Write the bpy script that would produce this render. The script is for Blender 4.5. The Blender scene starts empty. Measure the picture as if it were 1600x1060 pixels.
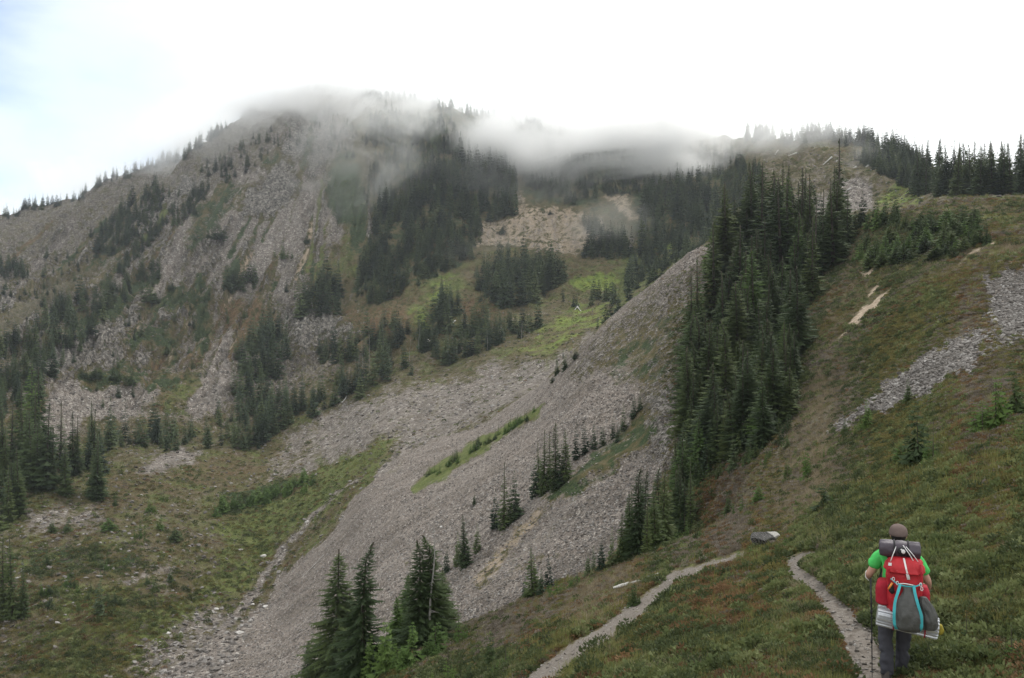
import bpy, math, random
import numpy as np
from mathutils import Vector, Matrix

# ------------------------------------------------------------------ camera, world, sun, exposure
SC = bpy.context.scene
COL = SC.collection
F = 1244.0; CX = 800.0; CY = 530.0            # focal length in photo pixels, principal point
cam_data = bpy.data.cameras.new('camera'); cam = bpy.data.objects.new('camera', cam_data); COL.objects.link(cam)
cam_data.sensor_width = 36.0; cam_data.lens = F/1600*36; cam_data.clip_start = 0.1; cam_data.clip_end = 20000
cam.location = (0, 0, 0); cam.rotation_euler = (math.radians(90), 0, 0)
SC.camera = cam
SC.view_settings.view_transform = 'Standard'; SC.view_settings.look = 'None'
SC.view_settings.exposure = 0.42; SC.view_settings.gamma = 1.0; SC.view_settings.use_curve_mapping = False
SC.render.engine = 'CYCLES'
SC.cycles.max_bounces = 6; SC.cycles.diffuse_bounces = 2; SC.cycles.glossy_bounces = 1
SC.cycles.transmission_bounces = 2; SC.cycles.transparent_max_bounces = 8; SC.cycles.volume_bounces = 5
SC.cycles.volume_step_rate = 1.6; SC.cycles.volume_max_steps = 160
SC.cycles.use_denoising = True

SUN_EL, SUN_AZ = math.radians(48), math.radians(38)      # azimuth measured from +Y (view direction) towards +X
world = bpy.data.worlds.new('World'); SC.world = world; world.use_nodes = True
wt = world.node_tree; wt.nodes.clear()
def wn(t, **k):
    n = wt.nodes.new(t)
    for a, b in k.items(): setattr(n, a, b)
    return n
sky = wn('ShaderNodeTexSky', sky_type='NISHITA', sun_disc=False, sun_elevation=SUN_EL, sun_rotation=SUN_AZ, altitude=1800, air_density=1.0, dust_density=0.8, ozone_density=0.6)
sky_s = wn('ShaderNodeVectorMath', operation='SCALE'); sky_s.inputs['Scale'].default_value = 0.15
wt.links.new(sky.outputs[0], sky_s.inputs[0])
tc = wn('ShaderNodeTexCoord')
sep = wn('ShaderNodeSeparateXYZ'); wt.links.new(tc.outputs['Generated'], sep.inputs[0])
mp = wn('ShaderNodeMapping'); mp.inputs['Scale'].default_value = (1.0, 1.0, 2.2); mp.inputs['Location'].default_value = (0.35, 0.0, 0.1)
wt.links.new(tc.outputs['Generated'], mp.inputs[0])
nz = wn('ShaderNodeTexNoise'); nz.inputs['Scale'].default_value = 2.6; nz.inputs['Detail'].default_value = 6; nz.inputs['Roughness'].default_value = 0.5
wt.links.new(mp.outputs[0], nz.inputs['Vector'])
# a gap in the overcast low on the left; the deck is closed elsewhere
dotn = wn('ShaderNodeVectorMath', operation='DOT_PRODUCT'); dotn.inputs[1].default_value = Vector((-0.60, 1.0, 0.20)).normalized()
nrm = wn('ShaderNodeVectorMath', operation='NORMALIZE'); wt.links.new(tc.outputs['Generated'], nrm.inputs[0]); wt.links.new(nrm.outputs[0], dotn.inputs[0])
gap = wn('ShaderNodeMapRange', interpolation_type='SMOOTHSTEP'); gap.inputs['From Min'].default_value = 0.925; gap.inputs['From Max'].default_value = 0.995
wt.links.new(dotn.outputs['Value'], gap.inputs['Value'])
g2 = wn('ShaderNodeMath', operation='MULTIPLY_ADD'); g2.inputs[1].default_value = 0.92
wt.links.new(gap.outputs[0], g2.inputs[0])
m1 = wn('ShaderNodeMapRange', interpolation_type='SMOOTHSTEP'); m1.inputs['From Min'].default_value = 0.38; m1.inputs['From Max'].default_value = 0.62
m1.inputs['To Min'].default_value = 0.05; m1.inputs['To Max'].default_value = -0.40
wt.links.new(nz.outputs['Fac'], m1.inputs['Value']); wt.links.new(m1.outputs[0], g2.inputs[2])
clampn = wn('ShaderNodeClamp'); wt.links.new(g2.outputs[0], clampn.inputs[0])
cr = wn('ShaderNodeMix', data_type='RGBA'); cr.inputs[6].default_value = (0.92, 0.99, 1.0, 1); cr.inputs[7].default_value = (1.22, 1.22, 1.20, 1)
wt.links.new(nz.outputs['Fac'], cr.inputs[0])
skm = wn('ShaderNodeMix', data_type='RGBA'); wt.links.new(clampn.outputs[0], skm.inputs[0])
wt.links.new(cr.outputs[2], skm.inputs[6]); wt.links.new(sky_s.outputs[0], skm.inputs[7])
hz = wn('ShaderNodeMapRange', interpolation_type='SMOOTHSTEP'); hz.inputs['From Min'].default_value = -0.12; hz.inputs['From Max'].default_value = -0.02
wt.links.new(sep.outputs['Z'], hz.inputs['Value'])
fin = wn('ShaderNodeMix', data_type='RGBA'); fin.inputs[6].default_value = (0.06, 0.065, 0.05, 1)
wt.links.new(hz.outputs[0], fin.inputs[0]); wt.links.new(skm.outputs[2], fin.inputs[7])
bg = wn('ShaderNodeBackground'); bg.inputs['Strength'].default_value = 1.0; wt.links.new(fin.outputs[2], bg.inputs['Color'])
wo = wn('ShaderNodeOutputWorld'); wt.links.new(bg.outputs[0], wo.inputs['Surface'])

sun_d = bpy.data.lights.new('sun', 'SUN'); sun_d.energy = 1.5; sun_d.angle = math.radians(11); sun_d.color = (1, 0.96, 0.9)
sun = bpy.data.objects.new('sun', sun_d); COL.objects.link(sun)
sdir = Vector((math.sin(SUN_AZ)*math.cos(SUN_EL), math.cos(SUN_AZ)*math.cos(SUN_EL), math.sin(SUN_EL)))
sun.rotation_euler = sdir.to_track_quat('Z', 'Y').to_euler()

# ------------------------------------------------------------------ noise
def _h(ix, iy, seed):
    with np.errstate(over='ignore'):
        h = (ix.astype(np.uint32)*np.uint32(374761393) + iy.astype(np.uint32)*np.uint32(668265263) + np.uint32(seed*974711 + 12345))
        h = (h ^ (h >> np.uint32(13)))*np.uint32(1274126177); h = h ^ (h >> np.uint32(16))
        h = h*np.uint32(2246822519); h = h ^ (h >> np.uint32(15))
    return h
def gnoise(x, y, seed=0):
    x = np.asarray(x, float); y = np.asarray(y, float)
    x0 = np.floor(x).astype(np.int64); y0 = np.floor(y).astype(np.int64); fx = x-x0; fy = y-y0
    def g(ix, iy, dx, dy):
        a = _h(ix, iy, seed).astype(np.float64)*(2*math.pi/4294967296.0)
        return np.cos(a)*dx + np.sin(a)*dy
    u = fx*fx*fx*(fx*(fx*6-15)+10); v = fy*fy*fy*(fy*(fy*6-15)+10)
    a = g(x0, y0, fx, fy); b = g(x0+1, y0, fx-1, fy); c = g(x0, y0+1, fx, fy-1); d = g(x0+1, y0+1, fx-1, fy-1)
    return ((a+(b-a)*u) + ((c+(d-c)*u)-(a+(b-a)*u))*v)*1.5
def fbm(x, y, sc, octv=4, seed=0, gain=0.5):
    t = 0; amp = 1; s = 0
    for o in range(octv):
        t = t + amp*gnoise(x/sc*(2**o), y/sc*(2**o), seed+o*17); s += amp; amp *= gain
    return t/s
def ridged(x, y, sc, octv=3, seed=0):
    t = 0; amp = 1; s = 0
    for o in range(octv):
        t = t + amp*(1-2*np.abs(gnoise(x/sc*(2**o), y/sc*(2**o), seed+o*31))); s += amp; amp *= .5
    return t/s
def smooth(a, b, x):
    t = np.clip((x-a)/(b-a), 0, 1); return t*t*(3-2*t)

# ------------------------------------------------------------------ the terrain: profiles out from the viewer (distance y, row v or height z)
def Z(z): return ('z', z)
K = 19
PROF = {
 -900: [(1,Z(-2.4)),(6,Z(-7)),(12,Z(-12)),(25,Z(-22)),(38,Z(-32)),(60,Z(-48)),(90,Z(-62)),(110,Z(-66)),(125,Z(-68)),(140,Z(-70)),(160,Z(-70)),(190,Z(-66)),(225,Z(-55)),(260,Z(-42)),(350,Z(-20)),(480,Z(15)),(620,Z(55)),(800,Z(95)),(1000,Z(40))],
 0:    [(1,Z(-2.0)),(6,Z(-5)),(12,Z(-9)),(25,Z(-17)),(38,Z(-26)),(60,Z(-42)),(85,Z(-53)),(100,Z(-56)),(112,Z(-56.5)),(130,1065),(150,960),(180,860),(215,765),(250,690),(340,600),(470,500),(620,420),(800,350),(1000,Z(60))],
 200:  [(1,Z(-1.9)),(6,Z(-4.7)),(13,Z(-8.8)),(25,Z(-16)),(39,Z(-24)),(60,Z(-40)),(90,Z(-52)),(105,Z(-55)),(115,Z(-56)),(130,1065),(155,955),(188,855),(235,762),(290,695),(370,600),(470,500),(580,400),(740,288),(950,Z(80))],
 400:  [(1,Z(-1.8)),(7,Z(-4.6)),(14,Z(-8.6)),(25,Z(-14)),(40,Z(-22)),(65,Z(-38)),(92,Z(-48)),(112,1110),(138,1035),(180,935),(205,870),(235,800),(275,740),(315,693),(390,600),(470,500),(560,380),(740,186),(900,Z(120))],
 500:  [(1,Z(-1.8)),(8,Z(-5.0)),(16,Z(-9.4)),(30,Z(-16.2)),(46,Z(-22.2)),(72,Z(-40)),(102,1085),(122,1030),(148,950),(190,850),(215,795),(245,750),(290,700),(330,650),(395,580),(470,490),(560,360),(760,152),(900,Z(150))],
 600:  [(1,Z(-1.8)),(9,Z(-5.1)),(18,Z(-9.3)),(34,1100),(52,1035),(78,Z(-42)),(106,1018),(124,940),(155,840),(215,735),(245,695),(270,665),(310,635),(350,600),(400,540),(460,470),(550,340),(720,165),(850,Z(150))],
 700:  [(1,Z(-1.8)),(10,Z(-5.2)),(21,1115),(38,1040),(58,988),(80,Z(-42)),(103,975),(124,880),(160,770),(230,680),(265,650),(295,628),(335,595),(370,560),(410,510),(460,450),(540,330),(690,180),(820,Z(140))],
 800:  [(1,Z(-1.75)),(11,1110),(20,1055),(38,995),(60,952),(78,Z(-37)),(97,935),(115,845),(147,735),(212,642),(260,615),(300,590),(345,550),(390,510),(430,470),(480,420),(550,330),(680,195),(800,Z(130))],
 900:  [(1,Z(-1.7)),(10.5,1095),(18,1015),(36,955),(61,910),(77,Z(-33.5)),(91,900),(108,800),(142,672),(200,550),(235,Z(-13)),(310,545),(360,510),(410,480),(445,450),(480,400),(545,320),(670,212),(780,Z(120))],
 1000: [(1,Z(-1.65)),(10,1082),(16,985),(33,915),(59,868),(73,Z(-26.5)),(86,862),(106,752),(145,610),(200,462),(240,Z(0)),(340,475),(380,455),(430,440),(460,410),(500,370),(560,300),(660,222),(760,Z(120))],
 1100: [(1,Z(-1.6)),(9.7,1072),(15,965),(28,890),(55,825),(69,Z(-17.8)),(80,790),(98,700),(138,550),(192,385),(235,Z(12)),(340,402),(380,390),(430,370),(470,340),(510,305),(570,265),(640,225),(740,Z(120))],
 1200: [(1,Z(-1.55)),(9.4,1065),(14,955),(27,865),(50,775),(65,732),(80,690),(100,600),(138,475),(185,352),(225,Z(20)),(300,Z(38)),(340,350),(360,335),(390,310),(420,285),(460,255),(500,228),(600,Z(90))],
 1300: [(1,Z(-1.5)),(9.2,1062),(13,945),(23,840),(43,735),(58,675),(74,615),(95,530),(128,430),(165,352),(195,Z(18)),(250,Z(34)),(290,345),(320,325),(350,300),(385,275),(425,252),(460,238),(560,Z(80))],
 1400: [(1,Z(-1.5)),(9.2,1063),(12.3,945),(21,810),(38,700),(52,632),(66,570),(84,500),(110,410),(140,330),(170,Z(18)),(215,Z(30)),(260,329),(300,315),(330,295),(360,275),(390,262),(420,250),(520,Z(80))],
 1500: [(1,Z(-1.4)),(9,1060),(11.8,935),(18.5,800),(33,670),(46,595),(60,530),(78,460),(104,385),(135,313),(150,Z(23.0)),(170,Z(28)),(190,312),(215,307),(240,303),(270,300),(300,298),(330,297),(430,Z(50))],
 1600: [(1,Z(-1.35)),(8.8,1055),(11.3,925),(17,785),(30,660),(42,585),(56,520),(72,452),(97,378),(128,311),(140,Z(22)),(155,Z(26)),(170,312),(190,305),(215,300),(240,298),(270,296),(300,294),(400,Z(48))],
 2400: [(1,Z(-0.9)),(8,1010),(10,850),(14,690),(23,570),(33,500),(45,440),(60,385),(82,330),(110,280),(120,Z(23)),(135,Z(27)),(155,280),(175,275),(200,270),(225,268),(255,266),(290,264),(390,Z(52))],
}
NROW = [14,56,60,56,26,34,60,76,74,14,44,30,36,56,60,70,80,12]
def pchip(xk, yk, x):
    """monotone cubic; yk may be (n, ...)"""
    xk = np.asarray(xk, float); yk = np.asarray(yk, float); n = len(xk)
    h = np.diff(xk).reshape((-1,)+(1,)*(yk.ndim-1)); d = np.diff(yk, axis=0)/h
    m = np.zeros_like(yk); m[0] = d[0]; m[-1] = d[-1]
    w1 = 2*h[1:]+h[:-1]; w2 = h[1:]+2*h[:-1]
    ok = d[1:]*d[:-1] > 0
    with np.errstate(divide='ignore', invalid='ignore'):
        hm = (w1+w2)/(w1/d[:-1]+w2/d[1:])
    m[1:-1] = np.where(ok, hm, 0)
    i = np.clip(np.searchsorted(xk, x, side='right')-1, 0, n-2)
    t = ((x-xk[i])/(xk[i+1]-xk[i])).reshape((-1,)+(1,)*(yk.ndim-1)); hh = h[i]
    return ((1+2*t)*(1-t)**2)*yk[i] + t*(1-t)**2*hh*m[i] + t*t*(3-2*t)*yk[i+1] + t*t*(t-1)*hh*m[i+1]
uk = sorted(PROF)
Yk = np.zeros((len(uk), K)); Zk = np.zeros((len(uk), K))
for a, u in enumerate(uk):
    assert len(PROF[u]) == K, u
    for b, (y, v) in enumerate(PROF[u]):
        Yk[a, b] = y; Zk[a, b] = v[1] if isinstance(v, tuple) else -(v-CY)/F*y
U = np.concatenate([np.linspace(-900, -70, 60)[:-1], np.arange(-70, 1671, 2.4), np.linspace(1675, 2400, 55)])
S = np.concatenate([np.arange(n)/n + k for k, n in enumerate(NROW)] + [[K-1.0]])
def cubic_u(yk, x):
    # blend of monotone and plain linear: soft across columns
    return pchip(uk, yk, x)
LY = pchip(np.arange(K), cubic_u(np.log(Yk), U).T, S)      # rows x cols
ZZ = pchip(np.arange(K), cubic_u(Zk, U).T, S)
# blur a little across columns so that no column of control points shows
def blur_u(A, n):
    for _ in range(n):
        B = A.copy(); B[:, 1:-1] = (A[:, :-2]+2*A[:, 1:-1]+A[:, 2:])/4; A = B
    return A
LY = blur_u(LY, 40); ZZ = blur_u(ZZ, 40)
YY = np.exp(LY); XX = (U[None, :]-CX)/F*YY
NR, NC = YY.shape
SS = np.repeat(S[:, None], NC, 1); UU = np.repeat(U[None, :], NR, 0)
# relief
def sw(pts):  # piecewise linear weight over S
    return np.interp(SS, [p[0] for p in pts], [p[1] for p in pts])
print('terrain grid', NR, NC)
D = np.zeros_like(ZZ)
D += fbm(XX, YY, 5.0, 4, 1)*sw([(0,.0),(1,.12),(2,.25),(3,.35),(4,.35),(5,.5),(10,0)])
D += fbm(XX, YY, 1.1, 3, 2)*sw([(0,.0),(1,.08),(3,.12),(4.2,.12),(5,0)])
D += fbm(XX, YY, 26., 4, 3)*sw([(3,0),(5,1.0),(7,2.2),(8.6,2.0),(9,1.0),(10,2),(11,2.6),(13,3),(14,3),(18,3)])
# rows running down the scree: the fall line goes left (towards -x) and slightly to the viewer
q = (YY*0.96+XX*0.28); p = (XX*0.96-YY*0.28)
D += ridged(q/1.0, p/5.0, 9.0, 4, 4)*sw([(5,0),(5.6,.55),(8.5,.75),(9,.4),(10,0)])*smooth(1300, 1100, UU)
rib = smooth(820, 930, UU)*smooth(1180, 1090, UU)
D += (ridged(q, p/3.0, 11.0, 4, 5)+.5*ridged(q, p, 4.0, 3, 55))*rib*sw([(6.3,0),(7.2,1.2),(8.7,1.3),(9,.7),(9.5,0)])
# mountain: ribs and gullies down the fall line
wm = sw([(12,0),(13,.25),(14.2,.9),(16,1.0),(16.8,.7),(17,.45),(18,1)])
left = smooth(720, 480, UU)
fa = math.radians(24); pm = XX*math.cos(fa)-YY*math.sin(fa)
pmr = XX*math.cos(-.1)+YY*math.sin(.1)
warp = fbm(XX, YY, 90, 3, 9)*34
D += (ridged((pm+warp), YY*.22, 74., 5, 6)*19-5)*wm*left
D += (ridged((pmr+warp), YY*.22, 88., 4, 7)*13-2)*wm*(1-left)*smooth(1500, 1250, UU)
D += fbm(XX, YY, 22., 5, 8, .62)*wm*7.5
D += np.maximum(fbm(XX, YY, 14., 3, 10), 0)*wm*6*left
D += fbm(XX, YY, 7., 3, 11)*sw([(10,0),(10.6,.5),(13,.6),(14,1.1),(17,1.2),(18,1)])
# bumps and hollows drawn on the near slope: (u, v range via S, amplitude metres, widths)
ZZ = ZZ + D
VV = CY - ZZ/YY*F
# nearest-visible test (running minimum of v going out)
run = np.minimum.accumulate(np.vstack([np.full((1, NC), 1e9), VV[:-1]]), axis=0)
VIS = VV < run + 0.8
# ------------------------------------------------------------------ ground cover painted as land-cover shares per vertex
FARS = np.interp(UU, [0, 200, 430, 760, 870], [6.0, 6.0, 9.0, 9.0, 10.0])+(fbm(XX, YY, 16., 4, 71)*.38+fbm(XX, YY, 4., 3, 72)*.08)*smooth(1000, 700, UU); SL = np.where(SS >= FARS, np.maximum(SS, 10.0), np.minimum(SS, 9.99))   # which land a row belongs to
LAYER = {'near': (-1, 5.0), 'mid': (5.0, 10.0), 'far': (10.0, 99), 'slope': (-1, 10.0), 'all': (-1, 99)}
CLS = ['green', 'scree', 'rock', 'soil', 'rust', 'shrub', 'bright', 'grey', 'trail']
C = {c: np.zeros((NR, NC)) for c in CLS}
def inpoly(px, py, poly):
    n = len(poly); r = np.zeros(px.shape, bool); j = n-1
    for i in range(n):
        xi, yi = poly[i]; xj, yj = poly[j]
        c = ((yi > py) != (yj > py)) & (px < (xj-xi)*(py-yi)/((yj-yi) or 1e-9)+xi)
        r ^= c; j = i
    return r
def segdist(px, py, pts):
    d = np.full(px.shape, 1e9)
    for (x0, y0), (x1, y1) in zip(pts[:-1], pts[1:]):
        dx, dy = x1-x0, y1-y0; L = dx*dx+dy*dy or 1e-9
        t = np.clip(((px-x0)*dx+(py-y0)*dy)/L, 0, 1)
        d = np.minimum(d, np.hypot(px-x0-t*dx, py-y0-t*dy))
    return d
WX = fbm(UU, VV, 34., 4, 20, .6); WY = fbm(UU, VV, 34., 4, 21, .6)
def region(layer, pts, feather=8, warp=12, line=None):
    a, b = LAYER[layer]
    pu = np.array([q[0] for q in pts]); pv = np.array([q[1] for q in pts]); pad = feather+warp*1.5+(line or 0)
    m = (SL >= a) & (SL < b) & VIS & (UU > pu.min()-pad) & (UU < pu.max()+pad) & (VV > pv.min()-pad) & (VV < pv.max()+pad)
    out = np.zeros((NR, NC))
    if not m.any(): return out
    x = UU[m]+WX[m]*warp*1.6; y = VV[m]+WY[m]*warp*1.6
    if line:
        d = segdist(x, y, pts)-line
    else:
        d = segdist(x, y, list(pts)+[pts[0]]); d = np.where(inpoly(x, y, pts), -d, d)
    out[m] = np.clip(0.5-d/(2*max(feather, .5)), 0, 1)
    return out
def paint(cls, w, layer, pts, feather=8, warp=12, line=None, only=False):
    r = region(layer, pts, feather, warp, line)*w
    for c in CLS:
        if c != cls: C[c] *= (1-r)
    C[cls] = C[cls]*(1-r) + r if not only else np.maximum(C[cls], r)
# --- defaults
farm = (SL >= 10); mount = smooth(13.0, 14.0, SS)*farm
C['rock'] += mount*.40*left; C['scree'] += mount*.54*left; C['green'] += mount*.3*(1-left)
C['scree'] += farm*(1-mount)*.3; C['green'] += farm*(1-mount)*.35; C['rust'] += farm*.14
C['grey'] += ((SS > 3.6) & (SL < 9.6) & (UU > 1120))*.42+farm*(1-mount)*.34
C['green'] += (SS < 5)*.36; C['rust'] += (SS < 5)*.36; C['green'] += ((SL>=5)&(SL<10))*.25; C['rust'] += ((SL>=5)&(SL<10))*.2
# scree of the middle slope
paint('scree', 1.0, 'mid', [(-900,1500),(200,1200),(420,960),(520,835),(620,700),(760,620),(870,575),(1000,440),(1135,360),(1120,420),(1095,480),(1070,560),(1060,640),(1040,740),(960,860),(900,915),(780,960),(700,990),(560,1100),(300,1500)], 8, 10)
paint('scree', 1.0, 'far', [(200,1200),(250,1075),(330,1020),(420,935),(520,835),(600,720),(640,700),(700,800),(560,1100),(400,1300)], 6, 9)
hidden_mid = (SS >= 5) & (SL < 9.6) & ~VIS & (UU < 1120)
C['scree'][(SS >= 5.2) & (SL < 10) & (UU < 700)] = 1; C['green'][(SS >= 5.2) & (SL < 10) & (UU < 700)] = 0
C['scree'][hidden_mid] = 1
# --- the middle slope
paint('rock', .55, 'mid', [(1130,372),(1105,395),(1000,455),(905,545),(872,595),(905,600),(1000,545),(1075,560),(1090,480),(1120,400)], 14, 14)
paint('rock', .8, 'mid', [(1010,560),(1080,500),(1090,620),(1080,720),(1040,760),(1000,700)], 20, 20)
paint('shrub', .45, 'mid', [(960,530),(1080,470),(1095,600),(1000,610),(930,590)], 22, 22)
paint('soil', .35, 'mid', [(700,975),(735,900),(800,835),(850,775),(930,720),(1000,665),(1025,690),(960,735),(860,810),(800,865),(745,950)], 10, 14)
paint('shrub', .6, 'mid', [(850,775),(930,700),(1000,650),(1030,640),(1020,680),(950,730),(870,790)], 10, 14)
paint('scree', .95, 'mid', [(690,985),(760,900),(860,815),(960,745),(1030,720),(1010,800),(930,880),(820,940)], 12, 10); paint('soil', .45, 'mid', [(735,905),(790,845),(835,790),(850,800),(800,870),(750,930)], 6, 8)
for q_ in ([(800,880),(860,830),(900,800),(930,770)], [(760,950),(830,905),(880,860)], [(930,760),(990,700),(1020,670)]): paint('shrub', .45, 'mid', q_, 6, 12, line=4)
paint('rust', .5, 'mid', [(790,905),(850,880),(880,850),(850,860),(800,890)], 6, 8)
paint('green', .85, 'mid', [(640,765),(668,737),(700,712),(760,677),(830,640),(853,628),(838,655),(765,702),(700,748),(650,772)], 6, 8)
paint('green', .55, 'all', [(780,590),(830,565),(905,530),(890,555),(830,590),(785,605)], 8, 8)
paint('green', .4, 'mid', [(560,760),(640,700),(700,660),(690,675),(620,740)], 10, 12)
for a, b in (((470,900),(620,790)), ((520,1000),(640,880)), ((560,1010),(660,850)), ((700,780),(900,640)), ((900,700),(1040,600))):
    paint('green', .3, 'mid', [a, b], 6, 10, line=3)
# --- right-hand bowl and near hillside (default brush = 0 everywhere else)
paint('grey', .62, 'slope', [(1230,640),(1300,560),(1400,520),(1480,500),(1540,520),(1440,600),(1300,680),(1180,740),(1190,700)], 18, 20)
paint('grey', .55, 'near', [(700,980),(900,915),(1010,865),(1120,800),(1250,735),(1330,705),(1420,690),(1440,640),(1600,560),(1600,590),(1500,650),(1380,730),(1250,810),(1150,870),(1000,920),(860,975),(760,1020),(600,1075),(620,1030)], 14, 14)
paint('shrub', .75, 'mid', [(1060,760),(1080,560),(1100,470),(1140,365),(1340,335),(1345,380),(1300,440),(1270,520),(1250,620),(1190,710),(1110,760)], 12, 14)
paint('shrub', .5, 'slope', [(1330,345),(1500,325),(1520,370),(1440,430),(1400,460),(1340,400)], 16, 18)
paint('bright', .35, 'slope', [(1470,330),(1600,322),(1600,400),(1540,400),(1480,390),(1440,350)], 16, 18)
paint('green', .5, 'slope', [(1440,430),(1560,410),(1540,440),(1400,480),(1330,560),(1310,550),(1380,460)], 14, 16)
paint('scree', 1.0, 'slope', [(1532,436),(1600,416),(1800,370),(1800,480),(1600,530),(1568,548),(1510,584),(1450,612),(1392,642),(1376,640),(1384,602),(1432,566),(1495,534),(1540,512),(1542,480)], 7, 13)
paint('scree', .8, 'slope', [(1370,620),(1400,605),(1395,635),(1310,680),(1290,682),(1310,664)], 6, 10)
paint('rust', .6, 'slope', [(1545,470),(1565,520),(1540,545),(1530,520)], 6, 8)
paint('green', .5, 'slope', [(1520,545),(1600,515),(1600,535),(1530,565)], 6, 8)
for poly in ([(1341,432),(1346,425),(1362,412),(1347,404),(1366,400),(1389,389),(1386,408),(1366,418),(1356,434)],
             [(1322,512),(1336,493),(1356,478),(1376,466),(1380,472),(1352,492),(1338,508)]):
    paint('soil', 1.0, 'mid', poly, 3, 4)
paint('soil', .9, 'mid', [(1356,463),(1374,446)], 3, 3, line=2); paint('soil', .8, 'mid', [(1368,470),(1392,452)], 3, 3, line=2)
paint('soil', .8, 'mid', [(1294,548),(1322,520)], 2, 3, line=2)
paint('soil', .7, 'mid', [(1498,412),(1522,392),(1552,382)], 3, 3, line=2.5)
# near slope: bright grass swathes, rust swathes
NG = [([(840,1060),(1000,985),(1060,960),(1160,1000),(1140,1060),(900,1200)], 'green', .5), ([(1000,905),(1100,880),(1160,862),(1120,890),(1040,925)], 'green', .7),
      ([(1150,870),(1215,870),(1230,905),(1180,930),(1120,900)], 'green', .5), ([(1240,830),(1330,760),(1420,730),(1440,760),(1330,820),(1280,860)], 'green', .55),
      ([(1080,905),(1170,890),(1215,900),(1180,925),(1100,940),(1000,960),(1010,940)], 'rust', .6), ([(800,1000),(900,950),(960,945),(900,990),(800,1035)], 'rust', .6),
      ([(1170,950),(1290,960),(1310,1020),(1200,1040),(1140,1000)], 'rust', .5), ([(1340,790),(1450,720),(1530,700),(1450,780),(1380,810)], 'rust', .45),
      ([(1560,680),(1600,655),(1600,690),(1575,700)], 'rust', .9), ([(1460,830),(1600,800),(1600,900),(1480,900)], 'rust', .25),
      ([(1290,1000),(1330,1030),(1350,1060),(1280,1060)], 'rust', .8), ([(1430,960),(1600,930),(1600,1060),(1440,1060)], 'green', .4),
      ([(820,1060),(850,1010),(700,1045),(640,1060)], 'shrub', .3), ([(560,1080),(640,1020),(720,985),(770,990),(700,1040),(640,1080)], 'green', .5)]
for poly, c, w in NG: paint(c, w, 'near', poly, 16, 18)
paint('rock', .5, 'near', [(830,985),(900,968),(960,940),(1040,925),(1035,935),(960,955),(900,980),(850,995)], 5, 5)
paint('grey', .8, 'near', [(1270,720),(1350,690),(1430,640),(1430,650),(1340,710),(1260,740)], 6, 6)
# the trail, two legs
TRAIL = [[(1375,1120),(1360,1060),(1345,1012),(1322,975),(1292,944),(1272,917),(1240,899),(1234,886),(1252,874),(1272,866)],
         [(1160,869),(1130,879),(1090,893),(1052,905),(1040,922),(1000,953),(950,992),(905,1018),(870,1045),(840,1068),(780,1110)],
         [(1545,962),(1575,948),(1600,935),(1650,920)]]
TWID = [[42,38,34,25,19,16,13,11,8,5],[5,6,8,10,12,14,15,16,18,20,22],[4,6,6,6]]
TR = np.zeros((NR, NC)); TRD = np.zeros((NR, NC))
for pts, wd in zip(TRAIL, TWID):
    pu = [q[0] for q in pts]; pv = [q[1] for q in pts]
    m = (SS < 5) & VIS & (UU > min(pu)-60) & (UU < max(pu)+60) & (VV > min(pv)-60) & (VV < max(pv)+60)
    x = UU[m]+WX[m]*4; y = VV[m]+WY[m]*4; best = np.full(x.shape, 1e9)
    for (a, b), (w0, w1) in zip(zip(pts[:-1], pts[1:]), zip(wd[:-1], wd[1:])):
        dx, dy = b[0]-a[0], b[1]-a[1]; t = np.clip(((x-a[0])*dx+(y-a[1])*dy)/(dx*dx+dy*dy), 0, 1)
        best = np.minimum(best, np.hypot(x-a[0]-t*dx, y-a[1]-t*dy)-(w0+(w1-w0)*t))
    TRD[m] = np.maximum(TRD[m], np.clip(.5-(best-2)/5, 0, 1))
    TR[m] = np.maximum(TR[m], np.clip(.5-(best+gnoise(x/9., y/6., 91)*3.5)/7, 0, 1))
for c in CLS: C[c] *= 1-TR
C['trail'] = TR
# --- valley and mountain
paint('scree', .55, 'far', [(400,760),(440,690),(520,640),(640,605),(760,575),(860,560),(930,505),(960,500),(900,580),(620,720),(520,740)], 12, 16)
paint('green', .8, 'far', [(-50,1200),(230,1060),(300,985),(380,920),(430,850),(520,795),(640,690),(600,688),(500,728),(430,760),(330,795),(370,850),(300,930),(150,985),(60,1060),(-100,1200)], 14, 18)
paint('green', .55, 'far', [(0,1060),(60,960),(200,900),(260,950),(140,1060)], 16, 20)
paint('scree', .55, 'far', [(170,1060),(260,980),(330,930),(360,960),(280,1060)], 14, 20)
paint('shrub', .6, 'far', [(40,860),(120,850),(230,865),(240,890),(120,905),(50,900)], 14, 16)
paint('shrub', .6, 'far', [(325,800),(360,770),(470,745),(500,755),(430,785),(350,812)], 8, 8)
paint('scree', .8, 'far', [(215,735),(270,700),(310,705),(300,725),(230,740)], 8, 10)
paint('scree', .5, 'far', [(40,800),(150,790),(160,810),(60,830)], 10, 12)
paint('scree', .6, 'far', [(180,905),(270,880),(265,890),(200,915)], 8, 10)
paint('scree', .8, 'far', [(255,1060),(330,1000),(400,915),(440,855),(490,800),(560,745),(572,740),(500,800),(450,858),(410,918),(340,1010),(300,1060)], 4, 6)
paint('rust', .22, 'far', [(160,740),(330,720),(480,690),(500,720),(330,760),(150,800)], 14, 18)
paint('rust', .5, 'far', [(560,480),(700,470),(780,470),(800,500),(640,520),(470,560),(450,540)], 16, 16)
paint('bright', .95, 'far', [(645,495),(665,450),(700,428),(712,432),(690,470),(690,500),(660,510)], 8, 10)
paint('green', .5, 'far', [(640,510),(650,430),(720,420),(720,510)], 12, 12)
paint('bright', 1.0, 'far', [(885,440),(900,428),(950,428),(975,440),(960,456),(915,452)], 6, 8)
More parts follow.
